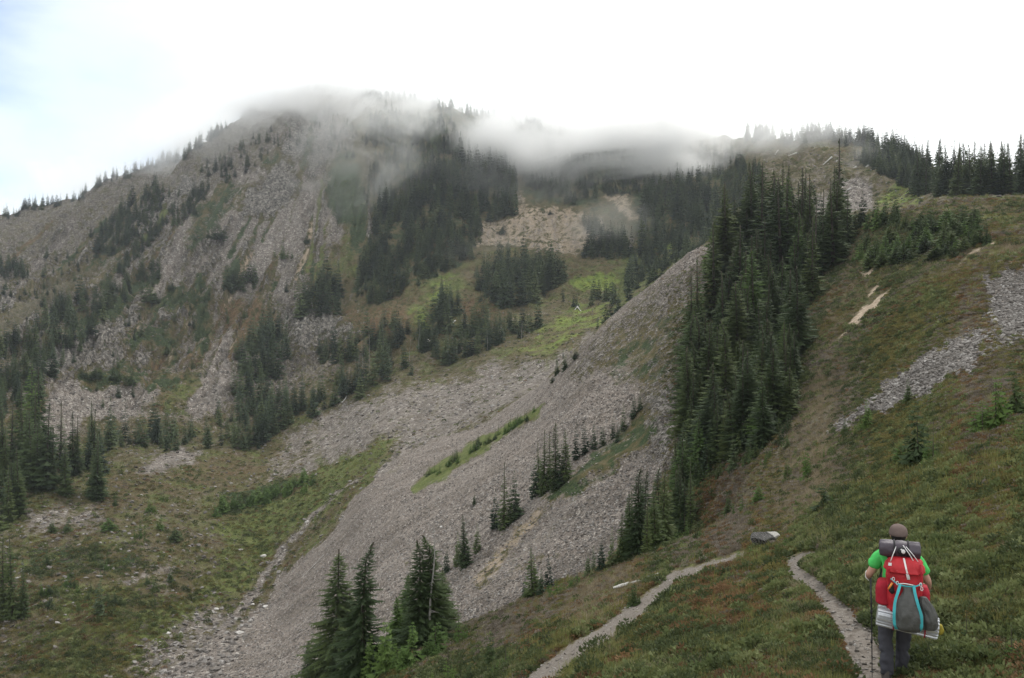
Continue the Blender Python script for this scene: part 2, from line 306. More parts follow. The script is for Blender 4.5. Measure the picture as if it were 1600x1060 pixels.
paint('bright', .5, 'far', [(850,500),(900,475),(960,470),(950,505),(890,540),(820,560),(800,555)], 12, 12)
paint('bright', .7, 'far', [(1000,395),(1030,375),(1060,375),(1050,400),(1010,405)], 6, 8)
paint('green', .6, 'far', [(960,500),(970,400),(1100,380),(1100,410),(1000,460)], 10, 10)
# mountain, middle
TALUS = [([(743,388),(748,355),(800,345),(814,318),(803,285),(808,283),(824,318),(850,322),(920,330),(945,345),(962,362),(930,385),(900,400),(840,392),(790,384)], 1),
         ([(938,303),(985,307),(1000,345),(992,352),(956,325)], 1), ([(972,350),(996,378),(985,384)], 1),
         ([(800,262),(822,262),(815,290),(803,290)], .6), ([(410,275),(430,255),(500,330),(508,378),(470,400),(440,380),(380,392),(360,400),(380,340)], .9),
         ([(265,642),(310,565),(345,508),(362,520),(357,600),(330,652)], 1), ([(55,640),(130,560),(205,585),(207,655),(130,655),(95,710),(50,690)], .85),
         ([(285,450),(302,450),(278,540),(250,600),(222,612),(270,520)], .95), ([(195,470),(215,440),(250,430),(210,480),(170,500)], .9),
         ([(330,480),(345,400),(360,400),(350,470),(335,500)], .8)]
paint('scree', .50, 'far', [(40,650),(100,590),(150,540),(210,450),(260,430),(280,380),(330,330),(380,280),(420,250),(470,250),(500,300),(540,330),(505,380),(460,400),(445,470),(380,455),(352,500),(362,600),(330,645),(270,652),(220,645),(200,660),(130,655),(90,690),(60,680)], 14, 20)
for poly, w in TALUS: paint('scree', w, 'far', poly, 5, 9)
paint('rock', .9, 'far', [(185,400),(215,365),(250,318),(292,280),(300,290),(262,338),(232,380),(190,412)], 6, 10)
paint('rock', .8, 'far', [(455,200),(480,170),(525,165),(548,220),(530,320),(500,300),(470,260),(440,240)], 10, 14)
paint('rock', .6, 'far', [(120,540),(180,470),(330,460),(330,540),(200,600),(120,600)], 16, 20)
paint('rock', .6, 'far', [(440,490),(500,470),(560,520),(470,560)], 12, 14)
paint('shrub', .30, 'far', [(0,470),(110,420),(220,330),(260,350),(160,450),(80,540),(0,600)], 20, 24)
paint('rust', .6, 'far', [(255,610),(300,530),(320,520),(305,570),(270,640),(225,640)], 8, 12); paint('rust', .7, 'far', [(45,640),(75,628),(72,650),(45,655)], 6, 6)
paint('shrub', .5, 'far', [(560,500),(540,440),(560,330),(620,250),(540,190),(640,160),(850,205),(1150,240),(1150,330),(1000,380),(940,335),(820,320),(805,345),(745,352),(740,410),(640,450)], 12, 16)
for pts, w in (([(528,185),(545,250),(548,290),(566,385)], 4), ([(512,300),(530,350),(535,365)], 3), ([(812,230),(806,290),(815,320)], 3), ([(345,395),(340,460),(300,470)], 4)):
    paint('scree', .9, 'far', pts, 4, 6, line=w)
MT = [('shrub', .75, [(300,440),(322,430),(330,520),(318,560),(300,540),(306,480)], 5), ('shrub', .7, [(345,420),(375,400),(380,440),(350,470)], 6), ('rust', .6, [(232,560),(262,540),(250,600),(222,610)], 5),
 ('shrub', .7, [(120,590),(200,575),(300,590),(330,560),(300,620),(210,600),(130,610)], 7), ('rust', .5, [(330,470),(400,460),(440,500),(420,540),(370,540)], 10), ('green', .6, [(255,615),(300,590),(315,600),(290,650),(262,648)], 6),
 ('shrub', .8, [(560,395),(520,330),(505,300),(530,230),(555,240),(575,330),(572,390)], 8), ('green', .5, [(505,420),(540,350),(560,400),(545,450),(510,450)], 8), ('shrub', .6, [(400,250),(430,235),(455,260),(430,275)], 6),
 ('shrub', .7, [(215,470),(275,455),(330,445),(330,480),(250,500),(215,490)], 8), ('shrub', .6, [(190,520),(260,505),(300,515),(280,550),(200,545)], 8), ('scree', .9, [(262,400),(292,330),(305,330),(290,400),(262,450),(215,480),(200,470)], 6),
 ('shrub', .6, [(300,330),(350,290),(395,290),(345,350),(300,400),(288,390)], 10), ('rock', .9, [(370,330),(400,290),(440,250),(470,300),(450,330),(400,345)], 8), ('rock', .85, [(60,560),(120,520),(200,465),(215,470),(160,530),(100,590),(60,600)], 9),
 ('shrub', .8, [(100,520),(180,465),(250,425),(262,432),(200,480),(120,545)], 7), ('grey', .7, [(0,480),(80,440),(150,420),(100,480),(40,520),(0,540)], 14), ('rock', .8, [(0,460),(25,450),(20,480),(0,495)], 5)]
# chutes, ribs and stripes of dwarf growth running down the fall line of the left mountain
GUL = np.zeros((NR, NC)); g_r = random.Random(31)
def fall_du(u): return float(np.interp(u, [0, 150, 300, 420, 520, 650], [-1.15, -.95, -.62, -.40, -.12, .12]))
MP = [(-20,620),(60,640),(210,640),(350,610),(430,500),(560,470),(600,330),(560,200),(500,165),(430,200),(330,250),(230,300),(100,345),(-20,360)]
nl = 0
while nl < 150:
    u = g_r.uniform(-20, 590); v = g_r.uniform(170, 560)
    if not inpoly(np.array([u]), np.array([v]), MP)[0]: continue
    L_ = g_r.uniform(35, 150); pts = [(u, v)]
    for k_ in range(4): u += fall_du(u)*L_/4+g_r.uniform(-4, 4); v += L_/4; pts.append((u, v))
    if not inpoly(np.array([u]), np.array([v]), MP)[0]: continue
    c_ = g_r.choice(['scree']*9+['rock']*5+['shrub']*5+['soil', 'grey', 'rust', 'green', 'green']); wd_ = g_r.uniform(.6, 3.4)*(1.4 if c_ in ('shrub', 'green') else 1)
    r_ = region('far', pts, 3, 5, line=wd_); paint(c_, g_r.uniform(.7, .95), 'far', pts, 3, 5, line=wd_); nl += 1
    GUL += r_*(-3.0 if c_ in ('scree', 'soil') else 4.5 if c_ == 'rock' else 0)
for c_, w_, poly, fe in MT: paint(c_, w_, 'far', poly, fe, 10)
# far ridge, right
paint('scree', .38, 'far', [(1180,230),(1440,235),(1440,330),(1180,330)], 10, 12)
paint('scree', .95, 'far', [(1290,310),(1330,280),(1365,300),(1345,330),(1300,340),(1250,330)], 10, 12)
paint('bright', .55, 'far', [(1365,315),(1390,290),(1440,275),(1445,320),(1380,335)], 10, 10)
paint('soil', .6, 'far', TALUS[0][0], 6, 9); paint('soil', .6, 'far', TALUS[1][0], 6, 9)
for c in CLS: C[c] = np.clip(C[c], 0, 1)
# broken crags where bedrock shows
crag = (ridged(XX*1.0+YY*.2, YY*.6, 13., 4, 61)*.6+fbm(XX, YY, 5., 4, 62, .65)*1.3)
edge_keep = np.clip(np.abs(SS-17)*3, .25, 1)*np.clip(np.abs(SS-9)*3, .2, 1)
ZZ = ZZ + crag*edge_keep*np.where(SL >= 10, np.clip(C['rock']*1.2+C['scree']*.3+.12, 0, 1)*4.6*smooth(12.5, 13.5, SS), np.where(SL > 5, np.clip(C['rock']+C['grey']*.3, 0, 1)*1.1, 0))+GUL*np.clip(np.abs(SS-17)*3, 0, 1)
VV = CY - ZZ/YY*F

# ------------------------------------------------------------------ materials
def newmat(name):
    m = bpy.data.materials.new(name); m.use_nodes = True; nt = m.node_tree; nt.nodes.clear(); return m, nt
class NB:
    def __init__(s, nt): s.nt = nt
    def n(s, t, ins=None, **k):
        nd = s.nt.nodes.new(t)
        for a, b in k.items(): setattr(nd, a, b)
        for a, b in (ins or {}).items():
            sk = nd.inputs[a]
            if hasattr(b, 'links') or isinstance(b, bpy.types.NodeSocket): s.nt.links.new(b, sk)
            else: sk.default_value = b
        return nd
    def mix(s, f, a, b):
        nd = s.nt.nodes.new('ShaderNodeMix'); nd.data_type = 'RGBA'
        for i, x in ((0, f), (6, a), (7, b)):
            if isinstance(x, bpy.types.NodeSocket): s.nt.links.new(x, nd.inputs[i])
            else: nd.inputs[i].default_value = x if i == 0 else (tuple(x)+(1,))[:4]
        return nd.outputs[2]
    def math(s, op, a, b=0.0, c=0.0, clamp=False):
        nd = s.nt.nodes.new('ShaderNodeMath'); nd.operation = op; nd.use_clamp = clamp
        for i, x in enumerate((a, b, c)):
            if isinstance(x, bpy.types.NodeSocket): s.nt.links.new(x, nd.inputs[i])
            else: nd.inputs[i].default_value = x
        return nd.outputs[0]
    def ramp(s, f, stops):
        nd = s.nt.nodes.new('ShaderNodeValToRGB'); e = nd.color_ramp.elements
        while len(e) < len(stops): e.new(.5)
        for i, (p, c) in enumerate(stops): e[i].position = p; e[i].color = (tuple(c)+(1,))[:4]
        s.nt.links.new(f, nd.inputs[0]); return nd.outputs[0]
    def noise(s, vec, scale, detail=4, rough=.55, dist=0):
        nd = s.n('ShaderNodeTexNoise', {'Vector': vec, 'Scale': scale, 'Detail': detail, 'Roughness': rough, 'Distortion': dist}); return nd.outputs['Fac']
def ground_mat(name, s, stone, bump, gscale, fall=(1, 1, 1), tint=(1, 1, 1)):
    """s: patch size in metres, stone: stone size in metres"""
    m, nt = newmat(name); b = NB(nt)
    pos = b.n('ShaderNodeNewGeometry').outputs['Position']
    A = b.n('ShaderNodeAttribute', attribute_name='cover_a'); B = b.n('ShaderNodeAttribute', attribute_name='cover_b'); Cc = b.n('ShaderNodeAttribute', attribute_name='cover_c')
    sa = b.n('ShaderNodeSeparateColor', {0: A.outputs['Color']}); sb = b.n('ShaderNodeSeparateColor', {0: B.outputs['Color']}); sc = b.n('ShaderNodeSeparateColor', {0: Cc.outputs['Color']})
    w = dict(green=sa.outputs[0], scree=sa.outputs[1], rock=sa.outputs[2], soil=sb.outputs[0], rust=sb.outputs[1], shrub=sb.outputs[2], bright=sc.outputs[0], grey=sc.outputs[1], trail=sc.outputs[2])
    n1 = b.noise(pos, 1/s, 6, .62); n2 = b.noise(pos, 2.7/s, 5, .6); n3 = b.noise(pos, 9/s, 5, .65); n4 = b.noise(pos, .35/s, 4, .6)
    def mask(x, noise, k=2.2, amt=1.35):
        nn = b.math('MULTIPLY_ADD', noise, amt*1.6, -.5*amt*1.6)
        nn = b.math('MULTIPLY', nn, b.math('MULTIPLY', x, b.math('MULTIPLY_ADD', x, -4, 4.4)))     # no noise at 0, full at one half, a little at 1
        t = b.math('ADD', x, nn); return b.math('MULTIPLY_ADD', b.math('SUBTRACT', t, .5), k, .5, clamp=True)
    v1 = b.n('ShaderNodeTexVoronoi', {'Vector': pos, 'Scale': 1/stone, 'Randomness': 1.0}); v2 = b.n('ShaderNodeTexVoronoi', {'Vector': pos, 'Scale': .36/stone, 'Randomness': 1.0})
    r1 = b.n('ShaderNodeSeparateColor', {0: v1.outputs['Color']}).outputs[0]; r2 = b.n('ShaderNodeSeparateColor', {0: v2.outputs['Color']}).outputs[1]
    base = b.ramp(b.math('MULTIPLY_ADD', n3, .45, b.math('MULTIPLY', n2, .55)), [(.30, (.034,.036,.017)), (.43, (.070,.064,.028)), (.52, (.105,.084,.042)), (.62, (.125,.096,.054)), (.74, (.19,.152,.098))])
    green = b.ramp(b.math('MULTIPLY_ADD', n3, .5, b.math('MULTIPLY', n2, .5)), [(.32, (.045,.058,.018)), (.5, (.095,.112,.034)), (.66, (.145,.150,.055)), (.78, (.22,.20,.10))])
    bright = b.ramp(n2, [(.3, (.09,.13,.03)), (.7, (.20,.24,.05))])
    rust = b.ramp(n3, [(.32, (.050,.034,.019)), (.5, (.110,.070,.036)), (.7, (.165,.110,.064))])
    shrub = b.ramp(n3, [(.3, (.016,.026,.012)), (.52, (.038,.054,.022)), (.72, (.070,.086,.038))])
    grey = b.ramp(b.math('MULTIPLY_ADD', n3, .6, b.math('MULTIPLY', n2, .4)), [(.32, (.048,.044,.026)), (.5, (.092,.082,.055)), (.68, (.150,.128,.094))])
    st = b.ramp(b.math('MULTIPLY_ADD', r1, .55, b.math('MULTIPLY', r2, .45)), [(.10, (.060,.052,.047)), (.36, (.135,.120,.110)), (.60, (.195,.176,.163)), (.80, (.29,.27,.25)), (.94, (.50,.48,.45))])
    st = b.mix(b.math('MULTIPLY', b.math('SUBTRACT', n1, .35, clamp=True), 1.6, clamp=True), st, b.mix(.55, st, (.235,.195,.165)))
    st = b.mix(b.math('MULTIPLY', b.math('SUBTRACT', .5, n4, clamp=True), 2.5, clamp=True), st, b.mix(.42, st, (.11,.105,.10)))
    sv = b.n('ShaderNodeMapping', {'Vector': pos, 'Scale': fall}); ns_ = b.noise(sv.outputs[0], 1.0, 6, .6)
    st = b.mix(b.math('MULTIPLY', b.math('SUBTRACT', ns_, .50, clamp=True), 5, clamp=True), st, b.mix(.5, st, (.085,.074,.058)))
    st = b.mix(b.math('MULTIPLY', b.math('SUBTRACT', .47, ns_, clamp=True), 5, clamp=True), st, b.mix(.4, st, (.31,.285,.26)))
    st = b.n('ShaderNodeMix', {0: 1.0, 6: st, 7: tint+(1,)}, data_type='RGBA', blend_type='MULTIPLY').outputs[2]
    rk = b.ramp(b.math('MULTIPLY_ADD', n3, .65, b.math('MULTIPLY', r2, .35)), [(.25, (.05,.046,.04)), (.45, (.13,.118,.105)), (.6, (.24,.215,.19)), (.8, (.42,.39,.35))])
    soil = b.ramp(n3, [(.3, (.20,.15,.105)), (.5, (.33,.26,.19)), (.7, (.44,.36,.28))])
    trail = b.ramp(b.math('MULTIPLY_ADD', n3, .72, b.math('MULTIPLY', r1, .28)), [(.25, (.085,.070,.056)), (.45, (.140,.120,.103)), (.65, (.185,.163,.143)), (.85, (.27,.245,.22))])
    c = base
    c = b.mix(mask(w['grey'], n2), c, grey); c = b.mix(mask(w['rust'], n2), c, rust); c = b.mix(mask(w['green'], n1), c, green)
    c = b.mix(mask(w['bright'], n1), c, bright); c = b.mix(mask(w['shrub'], n1, 3.5), c, shrub)
    mrk = mask(w['rock'], n2, 4, 1.0); c = b.mix(mrk, c, rk); c = b.mix(mask(w['soil'], n2), c, soil)
    msc = mask(w['scree'], b.math('MULTIPLY_ADD', n3, .3, b.math('MULTIPLY_ADD', n2, .4, b.math('MULTIPLY', ns_, .3))), 3.5, 1.3); c = b.mix(msc, c, st)
    mtr = mask(w['trail'], n3, 4); c = b.mix(mtr, c, trail)
    # bump
    hs = b.math('MULTIPLY', b.math('SUBTRACT', .6, v1.outputs['Distance']), stone*.9)
    hs2 = b.math('MULTIPLY_ADD', b.math('SUBTRACT', .7, v2.outputs['Distance']), stone*1.3, hs)
    hg = b.math('MULTIPLY', b.math('MULTIPLY_ADD', n3, .6, b.math('MULTIPLY', b.noise(pos, 30/s, 3, .6), .4)), gscale)
    hr = b.math('MULTIPLY', b.noise(pos, 3.5/s, 6, .7, .6), gscale*3.5)
    H = b.n('ShaderNodeMix', {0: msc, 2: hg, 3: hs2}, data_type='FLOAT').outputs[0]
    H = b.n('ShaderNodeMix', {0: mrk, 2: H, 3: hr}, data_type='FLOAT').outputs[0]
    H = b.n('ShaderNodeMix', {0: mtr, 2: H, 3: b.math('MULTIPLY_ADD', hs, .12, b.math('MULTIPLY', n3, .03))}, data_type='FLOAT').outputs[0]
    bp = b.n('ShaderNodeBump', {'Height': H, 'Strength': bump, 'Distance': 1.0})
    p = b.n('ShaderNodeBsdfPrincipled', {'Base Color': c, 'Roughness': .95, 'Specular IOR Level': .15, 'Normal': bp.outputs[0]})
    b.n('ShaderNodeOutputMaterial', {'Surface': p.outputs[0]})
    return m
G_NEAR = ground_mat('ground_near', .9, .05, .9, .05)
G_MID = ground_mat('ground_slope', 4.0, .15, .7, .3, (.06, .16, .06), (.97, .92, .88))
G_FAR = ground_mat('ground_far', 10.0, .42, .9, 1.2, (.20, .028, .03), (1.0, .97, .94))

def grid_mesh(name, fsel, mat):
    """fsel: bool (NR-1, NC-1) of grid faces"""
    fi, fj = np.nonzero(fsel)
    a = fi*NC+fj; quads = np.stack([a, a+1, a+NC+1, a+NC], 1)
    used, inv = np.unique(quads.ravel(), return_inverse=True)
    co = np.stack([XX.ravel()[used], YY.ravel()[used], ZZ.ravel()[used]], 1)
    me = bpy.data.meshes.new(name); me.vertices.add(len(used)); me.vertices.foreach_set('co', co.ravel().astype(np.float32))
    n = len(quads); me.loops.add(n*4); me.loops.foreach_set('vertex_index', inv.astype(np.int32)); me.polygons.add(n)
    me.polygons.foreach_set('loop_start', np.arange(0, n*4, 4, dtype=np.int32)); me.polygons.foreach_set('loop_total', np.full(n, 4, np.int32))
    me.polygons.foreach_set('use_smooth', np.ones(n, bool)); me.update()
    for an, tri in (('cover_a', ('green','scree','rock')), ('cover_b', ('soil','rust','shrub')), ('cover_c', ('bright','grey','trail'))):
        at = me.color_attributes.new(an, 'FLOAT_COLOR', 'POINT'); buf = np.ones((len(used), 4), np.float32)
        for k, c in enumerate(tri): buf[:, k] = C[c].ravel()[used]
        at.data.foreach_set('color', buf.ravel())
    me.materials.append(mat); o = bpy.data.objects.new(name, me); COL.objects.link(o); o['kind'] = 'structure'; return o
SF = S[:-1][:, None]; TF = (TR[:-1, :-1]+TR[1:, 1:])/2 > .5
ones = np.ones((NR-1, NC-1), bool)
grid_mesh('hillside', ones & (SF < 5) & ~TF, G_NEAR)
grid_mesh('trail', ones & TF, G_NEAR)
SLF = SL[:-1, :-1]
grid_mesh('scree_slope', ones & (SF >= 5) & (SLF < 10), G_MID)
grid_mesh('valley_floor', ones & (SLF >= 10) & (SF < 13), G_FAR)
grid_mesh('mountain', ones & (SF >= 13), G_FAR)
# ------------------------------------------------------------------ finding points on the ground
def locate(u, v, smin=-1):
    """the first ground point seen from the viewer down pixel (u, v), beyond profile row smin"""
    j = int(np.clip(np.searchsorted(U, u), 1, NC-1)); t = (u-U[j-1])/(U[j]-U[j-1])
    col = VV[:, j-1]*(1-t)+VV[:, j]*t
    k0 = int(np.searchsorted(S, smin)); k = np.nonzero((col[k0:] <= v))[0]
    k = k0+k[0] if len(k) else NR-2
    k = max(k, 1)
    a = np.clip((col[k-1]-v)/max(col[k-1]-col[k], 1e-6), 0, 1)
    f = lambda M: (M[k-1, j-1]*(1-t)+M[k-1, j]*t)*(1-a)+(M[k, j-1]*(1-t)+M[k, j]*t)*a
    return f(XX), f(YY), f(ZZ), S[k]
def ground_z(x, y):
    u = x/y*F+CX; j = int(np.clip(np.searchsorted(U, u), 1, NC-1)); t = (u-U[j-1])/(U[j]-U[j-1])
    yc = YY[:, j-1]*(1-t)+YY[:, j]*t; zc = ZZ[:, j-1]*(1-t)+ZZ[:, j]*t
    return float(np.interp(y, yc, zc))
def tag(o, label=None, cat=None, group=None, kind=None):
    if label: o['label'] = label
    if cat: o['category'] = cat
    if group: o['group'] = group
    if kind: o['kind'] = kind
    return o
def empty(name, loc, rz=0.0):
    o = bpy.data.objects.new(name, None); COL.objects.link(o); o.location = loc; o.rotation_euler = (0, 0, rz); o.empty_display_size = .2; return o
def mesh_from(name, verts, faces, mats, smooth=False, fm=None):
    me = bpy.data.meshes.new(name); me.from_pydata([tuple(v) for v in verts], [], faces); me.update()
    for m in mats: me.materials.append(m)
    if smooth: me.polygons.foreach_set('use_smooth', np.ones(len(me.polygons), bool))
    if fm is not None: me.polygons.foreach_set('material_index', np.array(fm, np.int32))
    return me
def link(name, me, parent=None, loc=None):
    o = bpy.data.objects.new(name, me); COL.objects.link(o)
    if parent: o.parent = parent
    if loc is not None: o.location = loc
    return o
# ------------------------------------------------------------------ foliage and wood materials
def leaf_mat(name, stops, vscale=.35, transl=.25, objr=.5):
    m, nt = newmat(name); b = NB(nt)
    pos = b.n('ShaderNodeNewGeometry').outputs['Position']; oi = b.n('ShaderNodeObjectInfo')
    n = b.noise(pos, vscale, 3, .6); f = b.math('MULTIPLY_ADD', oi.outputs['Random'], objr, b.math('MULTIPLY', n, 1-objr))
    f = b.math('MULTIPLY_ADD', b.math('SUBTRACT', b.noise(pos, vscale*14, 2, .5), .5), .5, f)
    c = b.ramp(f, stops)
    d = b.n('ShaderNodeBsdfPrincipled', {'Base Color': c, 'Roughness': .75, 'Specular IOR Level': .25})
    t = b.n('ShaderNodeBsdfTranslucent', {'Color': c}); ms = b.n('ShaderNodeMixShader', {0: transl, 1: d.outputs[0], 2: t.outputs[0]})
    b.n('ShaderNodeOutputMaterial', {'Surface': ms.outputs[0]}); return m
M_FIR = leaf_mat('fir_needles', [(.1, (.026,.042,.018)), (.35, (.042,.066,.025)), (.6, (.064,.092,.030)), (.85, (.100,.125,.040))])
M_FIRG = leaf_mat('fir_needles_bright', [(.1, (.050,.085,.022)), (.5, (.080,.135,.032)), (.9, (.125,.185,.045))])
M_FIRF = leaf_mat('fir_needles_far', [(.08, (.016,.028,.018)), (.35, (.034,.054,.028)), (.65, (.062,.088,.038)), (.92, (.115,.140,.055))], .12, .2, .7)
def wood_mat(name, c0, c1, sc=6.):
    m, nt = newmat(name); b = NB(nt); tcn = b.n('ShaderNodeTexCoord')
    mpn = b.n('ShaderNodeMapping', {'Vector': tcn.outputs['Object'], 'Scale': (sc*2, sc*2, sc*.35)})
    n = b.noise(mpn.outputs[0], 2, 5, .65); c = b.ramp(n, [(.3, c0), (.7, c1)])
    bp = b.n('ShaderNodeBump', {'Height': n, 'Strength': .6, 'Distance': .03})
    p_ = b.n('ShaderNodeBsdfPrincipled', {'Base Color': c, 'Roughness': .9, 'Specular IOR Level': .2, 'Normal': bp.outputs[0]})
    b.n('ShaderNodeOutputMaterial', {'Surface': p_.outputs[0]}); return m
M_BARK = wood_mat('bark', (.035,.028,.022), (.12,.10,.085)); M_DEAD = wood_mat('weathered_wood', (.34,.32,.30), (.68,.66,.63))
M_GREYW = wood_mat('grey_dead_wood', (.16,.15,.14), (.36,.34,.32))
# ------------------------------------------------------------------ conifers
def conifer(seed, H, R, rings, nb, spr, ragged=.25, top=.9, skirt=.0, kink=0.0, bare=0.0):
    """trunk and crown meshes: whorls of drooping boughs, each a folded blade with side sprays"""
    rnd = random.Random(seed); V = []; Fc = []
    def tri(a, b_, c): V.extend((a, b_, c)); Fc.append((len(V)-3, len(V)-2, len(V)-1))
    lean = (rnd.uniform(-.02, .02), rnd.uniform(-.02, .02)); ph = rnd.uniform(0, 6.3)
    lobes = [(rnd.uniform(0, 6.3), rnd.uniform(.3, .9)*H, rnd.uniform(.25, .6)) for _ in range(6)]
    def axis(h):
        k = kink*max(0, h/H-.86)*H
        return Vector((lean[0]*h+k*math.cos(ph), lean[1]*h+k*math.sin(ph), h))
    z0 = .02*H
    for i in range(rings):
        t = (i+rnd.uniform(-.3, .3))/rings; t = min(max(t, 0), 1); h = z0+(H*.985-z0)*(t**.92); q = h/H
        prof = max(0, 1-q)**top*(1-.35*max(0, .16-q)/.16)+.03
        n = max(3, round(nb*(1-.45*q)))
        for k in range(n):
            az = ph+i*2.4+k*2*math.pi/n+rnd.uniform(-.35, .35)
            L = R*prof*rnd.uniform(1-ragged*1.4, 1+ragged)
            for la, lh, lw in lobes:   # gaps: sides where boughs are missing or short
                if abs((az-la+math.pi)%(2*math.pi)-math.pi) < .55 and abs(h-lh) < .09*H: L *= 1-lw
            if rnd.random() < bare: continue
            dx, dy = math.cos(az), math.sin(az); o = axis(h); side = Vector((-dy, dx, 0))
            droop = (-.10-.38*(1-q))*L; up = .10*L
            def P(s): return o+Vector((dx*L*s, dy*L*s, droop*s*(1.6-.6*s)+up*s*s))
            m = P(.55); e = P(1.0); wdt = L*(.10 if spr > 4 else .22 if spr > 1 else .34)+.02*R
            a = P(.12); l1 = m+side*wdt-Vector((0, 0, wdt*.55)); r1 = m-side*wdt-Vector((0, 0, wdt*.55))
            tri(a, m, l1); tri(a, r1, m); tri(m, e, l1); tri(m, r1, e)
            for s_ in range(spr):
                s = .22+.75*(s_+rnd.random()*.6)/spr; c = P(s); ln = L*((.30 if spr > 4 else .40)-.22*s)*rnd.uniform(.6, 1.3)+.02*R
                for sg in (-1, 1):
                    dv = Vector((dx*.75, dy*.75, 0))+side*sg*.85; tip = c+dv*ln-Vector((0, 0, ln*rnd.uniform(.25, .7)))
                    wd = Vector((dx, dy, 0))*ln*(.20 if spr > 4 else .26)
                    tri(c-wd, tip, c+wd)
    for k in range(5):  # leader
        az = rnd.uniform(0, 6.3); h = H*rnd.uniform(.93, .99); o = axis(h); l = .022*H
        tri(o+Vector((0, 0, l)), o+Vector((math.cos(az)*l*.6, math.sin(az)*l*.6, -l*.2)), o-Vector((0, 0, l)))
    crown = mesh_from('crown', V, Fc, [M_FIR])
    TV = []; TF_ = []; ns = 6; hs = [0, .1, .35, .65, .88, 1.01]
    for h in hs:
        r = max(.004*H, (.020*H)*max(0, 1-h)**.9); c = axis(h*H if h > 0 else -.04*H)
        for k in range(ns): TV.append(c+Vector((math.cos(k*2*math.pi/ns)*r, math.sin(k*2*math.pi/ns)*r, 0)))
    for a in range(len(hs)-1):
        for k in range(ns): TF_.append((a*ns+k, a*ns+(k+1)%ns, (a+1)*ns+(k+1)%ns, (a+1)*ns+k))
    return crown, mesh_from('trunk', TV, TF_, [M_BARK], True)
HI = [conifer(100+i, 10, r, 66, 10, 9, rg, tp, bare=.05, kink=kk) for i, (r, rg, tp, kk) in enumerate([(2.3,.35,.8,.0),(2.0,.42,.75,.45),(2.5,.33,.85,.0),(2.0,.40,.7,.25),(1.5,.30,.6,.15),(2.2,.5,.9,.1),(1.7,.55,.8,.3)])]
MD = [conifer(200+i, 10, r*1.45, 44, 8, 3, rg, tp) for i, (r, rg, tp) in enumerate([(1.25,.30,.9),(1.05,.3,.8),(1.5,.28,.95),(.9,.3,.75),(1.35,.38,.85),(1.15,.32,1.0),(1.7,.3,.9),(1.3,.55,.8),(1.0,.5,1.1),(1.5,.5,.75)])]
LO = [conifer(300+i, 10, r*1.6, 24, 7, 1, rg, tp) for i, (r, rg, tp) in enumerate([(1.25,.3,.9),(1.0,.3,.8),(1.5,.28,.95),(.85,.3,.8),(1.3,.35,.9)])]
def recolour(me, mat, name):
    m2 = me.copy(); m2.materials.clear(); m2.materials.append(mat); m2.name = name; return m2
HIG = [recolour(c, M_FIRG, 'crown_bright') for c, _ in HI[:3]]; MDG = [recolour(c, M_FIRG, 'crown_bright') for c, _ in MD]
# bush: young firs grown together, several leaders over a ragged skirt
def bush(seed, lead, W, Hh, n, mat):
    rnd = random.Random(seed); V = []; Fc = []
    for a in range(lead):
        an = rnd.uniform(0, 6.3); rr = W*math.sqrt(rnd.random())*.85 if a else W*.15; hx = Hh*(1 if a == 0 else rnd.uniform(.4, .85)*(1-.4*rr/W)); c = Vector((math.cos(an)*rr, math.sin(an)*rr, 0))
        cr_, tk = conifer(seed*50+a, hx, hx*rnd.uniform(.36, .48)*(1.3 if lead > 6 else 1), n, 8, 2, .32, .75)
        k = len(V); V.extend(v.co+c for v in cr_.vertices); Fc.extend(tuple(i+k for i in p_.vertices) for p_ in cr_.polygons); bpy.data.meshes.remove(cr_); bpy.data.meshes.remove(tk)
    return mesh_from('foliage', V, Fc, [mat])
BU = [bush(1, 6, .95, 1.6, 17, M_FIR), bush(2, 9, 1.1, 1.3, 12, M_FIR), bush(3, 3, .4, 1.8, 20, M_FIR), bush(4, 11, 1.3, .9, 8, M_FIR)]
BUG = [recolour(m_, M_FIRG, 'foliage_bright') for m_ in BU]
def stem_mesh(h, r, mat=None, seed=0, n=5):
    rnd = random.Random(seed); V = []; Fc = []
    for i in range(4):
        t = i/3; c = Vector((rnd.uniform(-.04, .04)*h*t, rnd.uniform(-.04, .04)*h*t, -.1*h+t*1.1*h))
        for k in range(n): V.append(c+Vector((math.cos(k*6.283/n), math.sin(k*6.283/n), 0))*r*(1-.75*t))
    for i in range(3):
        for k in range(n): Fc.append((i*n+k, i*n+(k+1)%n, (i+1)*n+(k+1)%n, (i+1)*n+k))
    return mesh_from('stem', V, Fc, [mat or M_BARK], True)
STEM = stem_mesh(1.0, .04)
# ------------------------------------------------------------------ where the conifers stand
rng = random.Random(7)
TREES = []   # dict(x,y,z,h,cl,bright)
def add_tree(u, v, hpx, cl, smin=-1, bright=False, wide=None, var=None):
    x, y, z, s = locate(u, v, smin)
    TREES.append(dict(u=u, v=v, x=x, y=y, z=z, h=hpx/F*y*rng.uniform(.92, 1.06), px=hpx, cl=cl, bright=bright, wide=wide or rng.uniform(.82, 1.15), var=var, s=s))
def area(poly, n, h0, h1, cl, smin=-1, gap=.55, bright=.0):
    us = [q[0] for q in poly]; vs = [q[1] for q in poly]; pts = []; tries = 0; P0 = np.array(poly)
    while len(pts) < n and tries < n*25:
        tries += 1; u = rng.uniform(min(us), max(us)); v = rng.uniform(min(vs), max(vs))
        if not inpoly(np.array([u]), np.array([v]), poly)[0]: continue
        if gap and float(gnoise(u/38., v/30., 77)) < gap-1.1: continue
        md = 3.2 if n > 120 else 5
        if any(abs(a-u) < md and abs(b_-v) < md*.8 for a, b_ in pts[-400:]): continue
        pts.append((u, v)); r_ = rng.random(); add_tree(u, v, (h0+(h1-h0)*r_**1.2)*rng.choice([1, 1, 1, .75, .6]), cl, smin, rng.random() < bright)
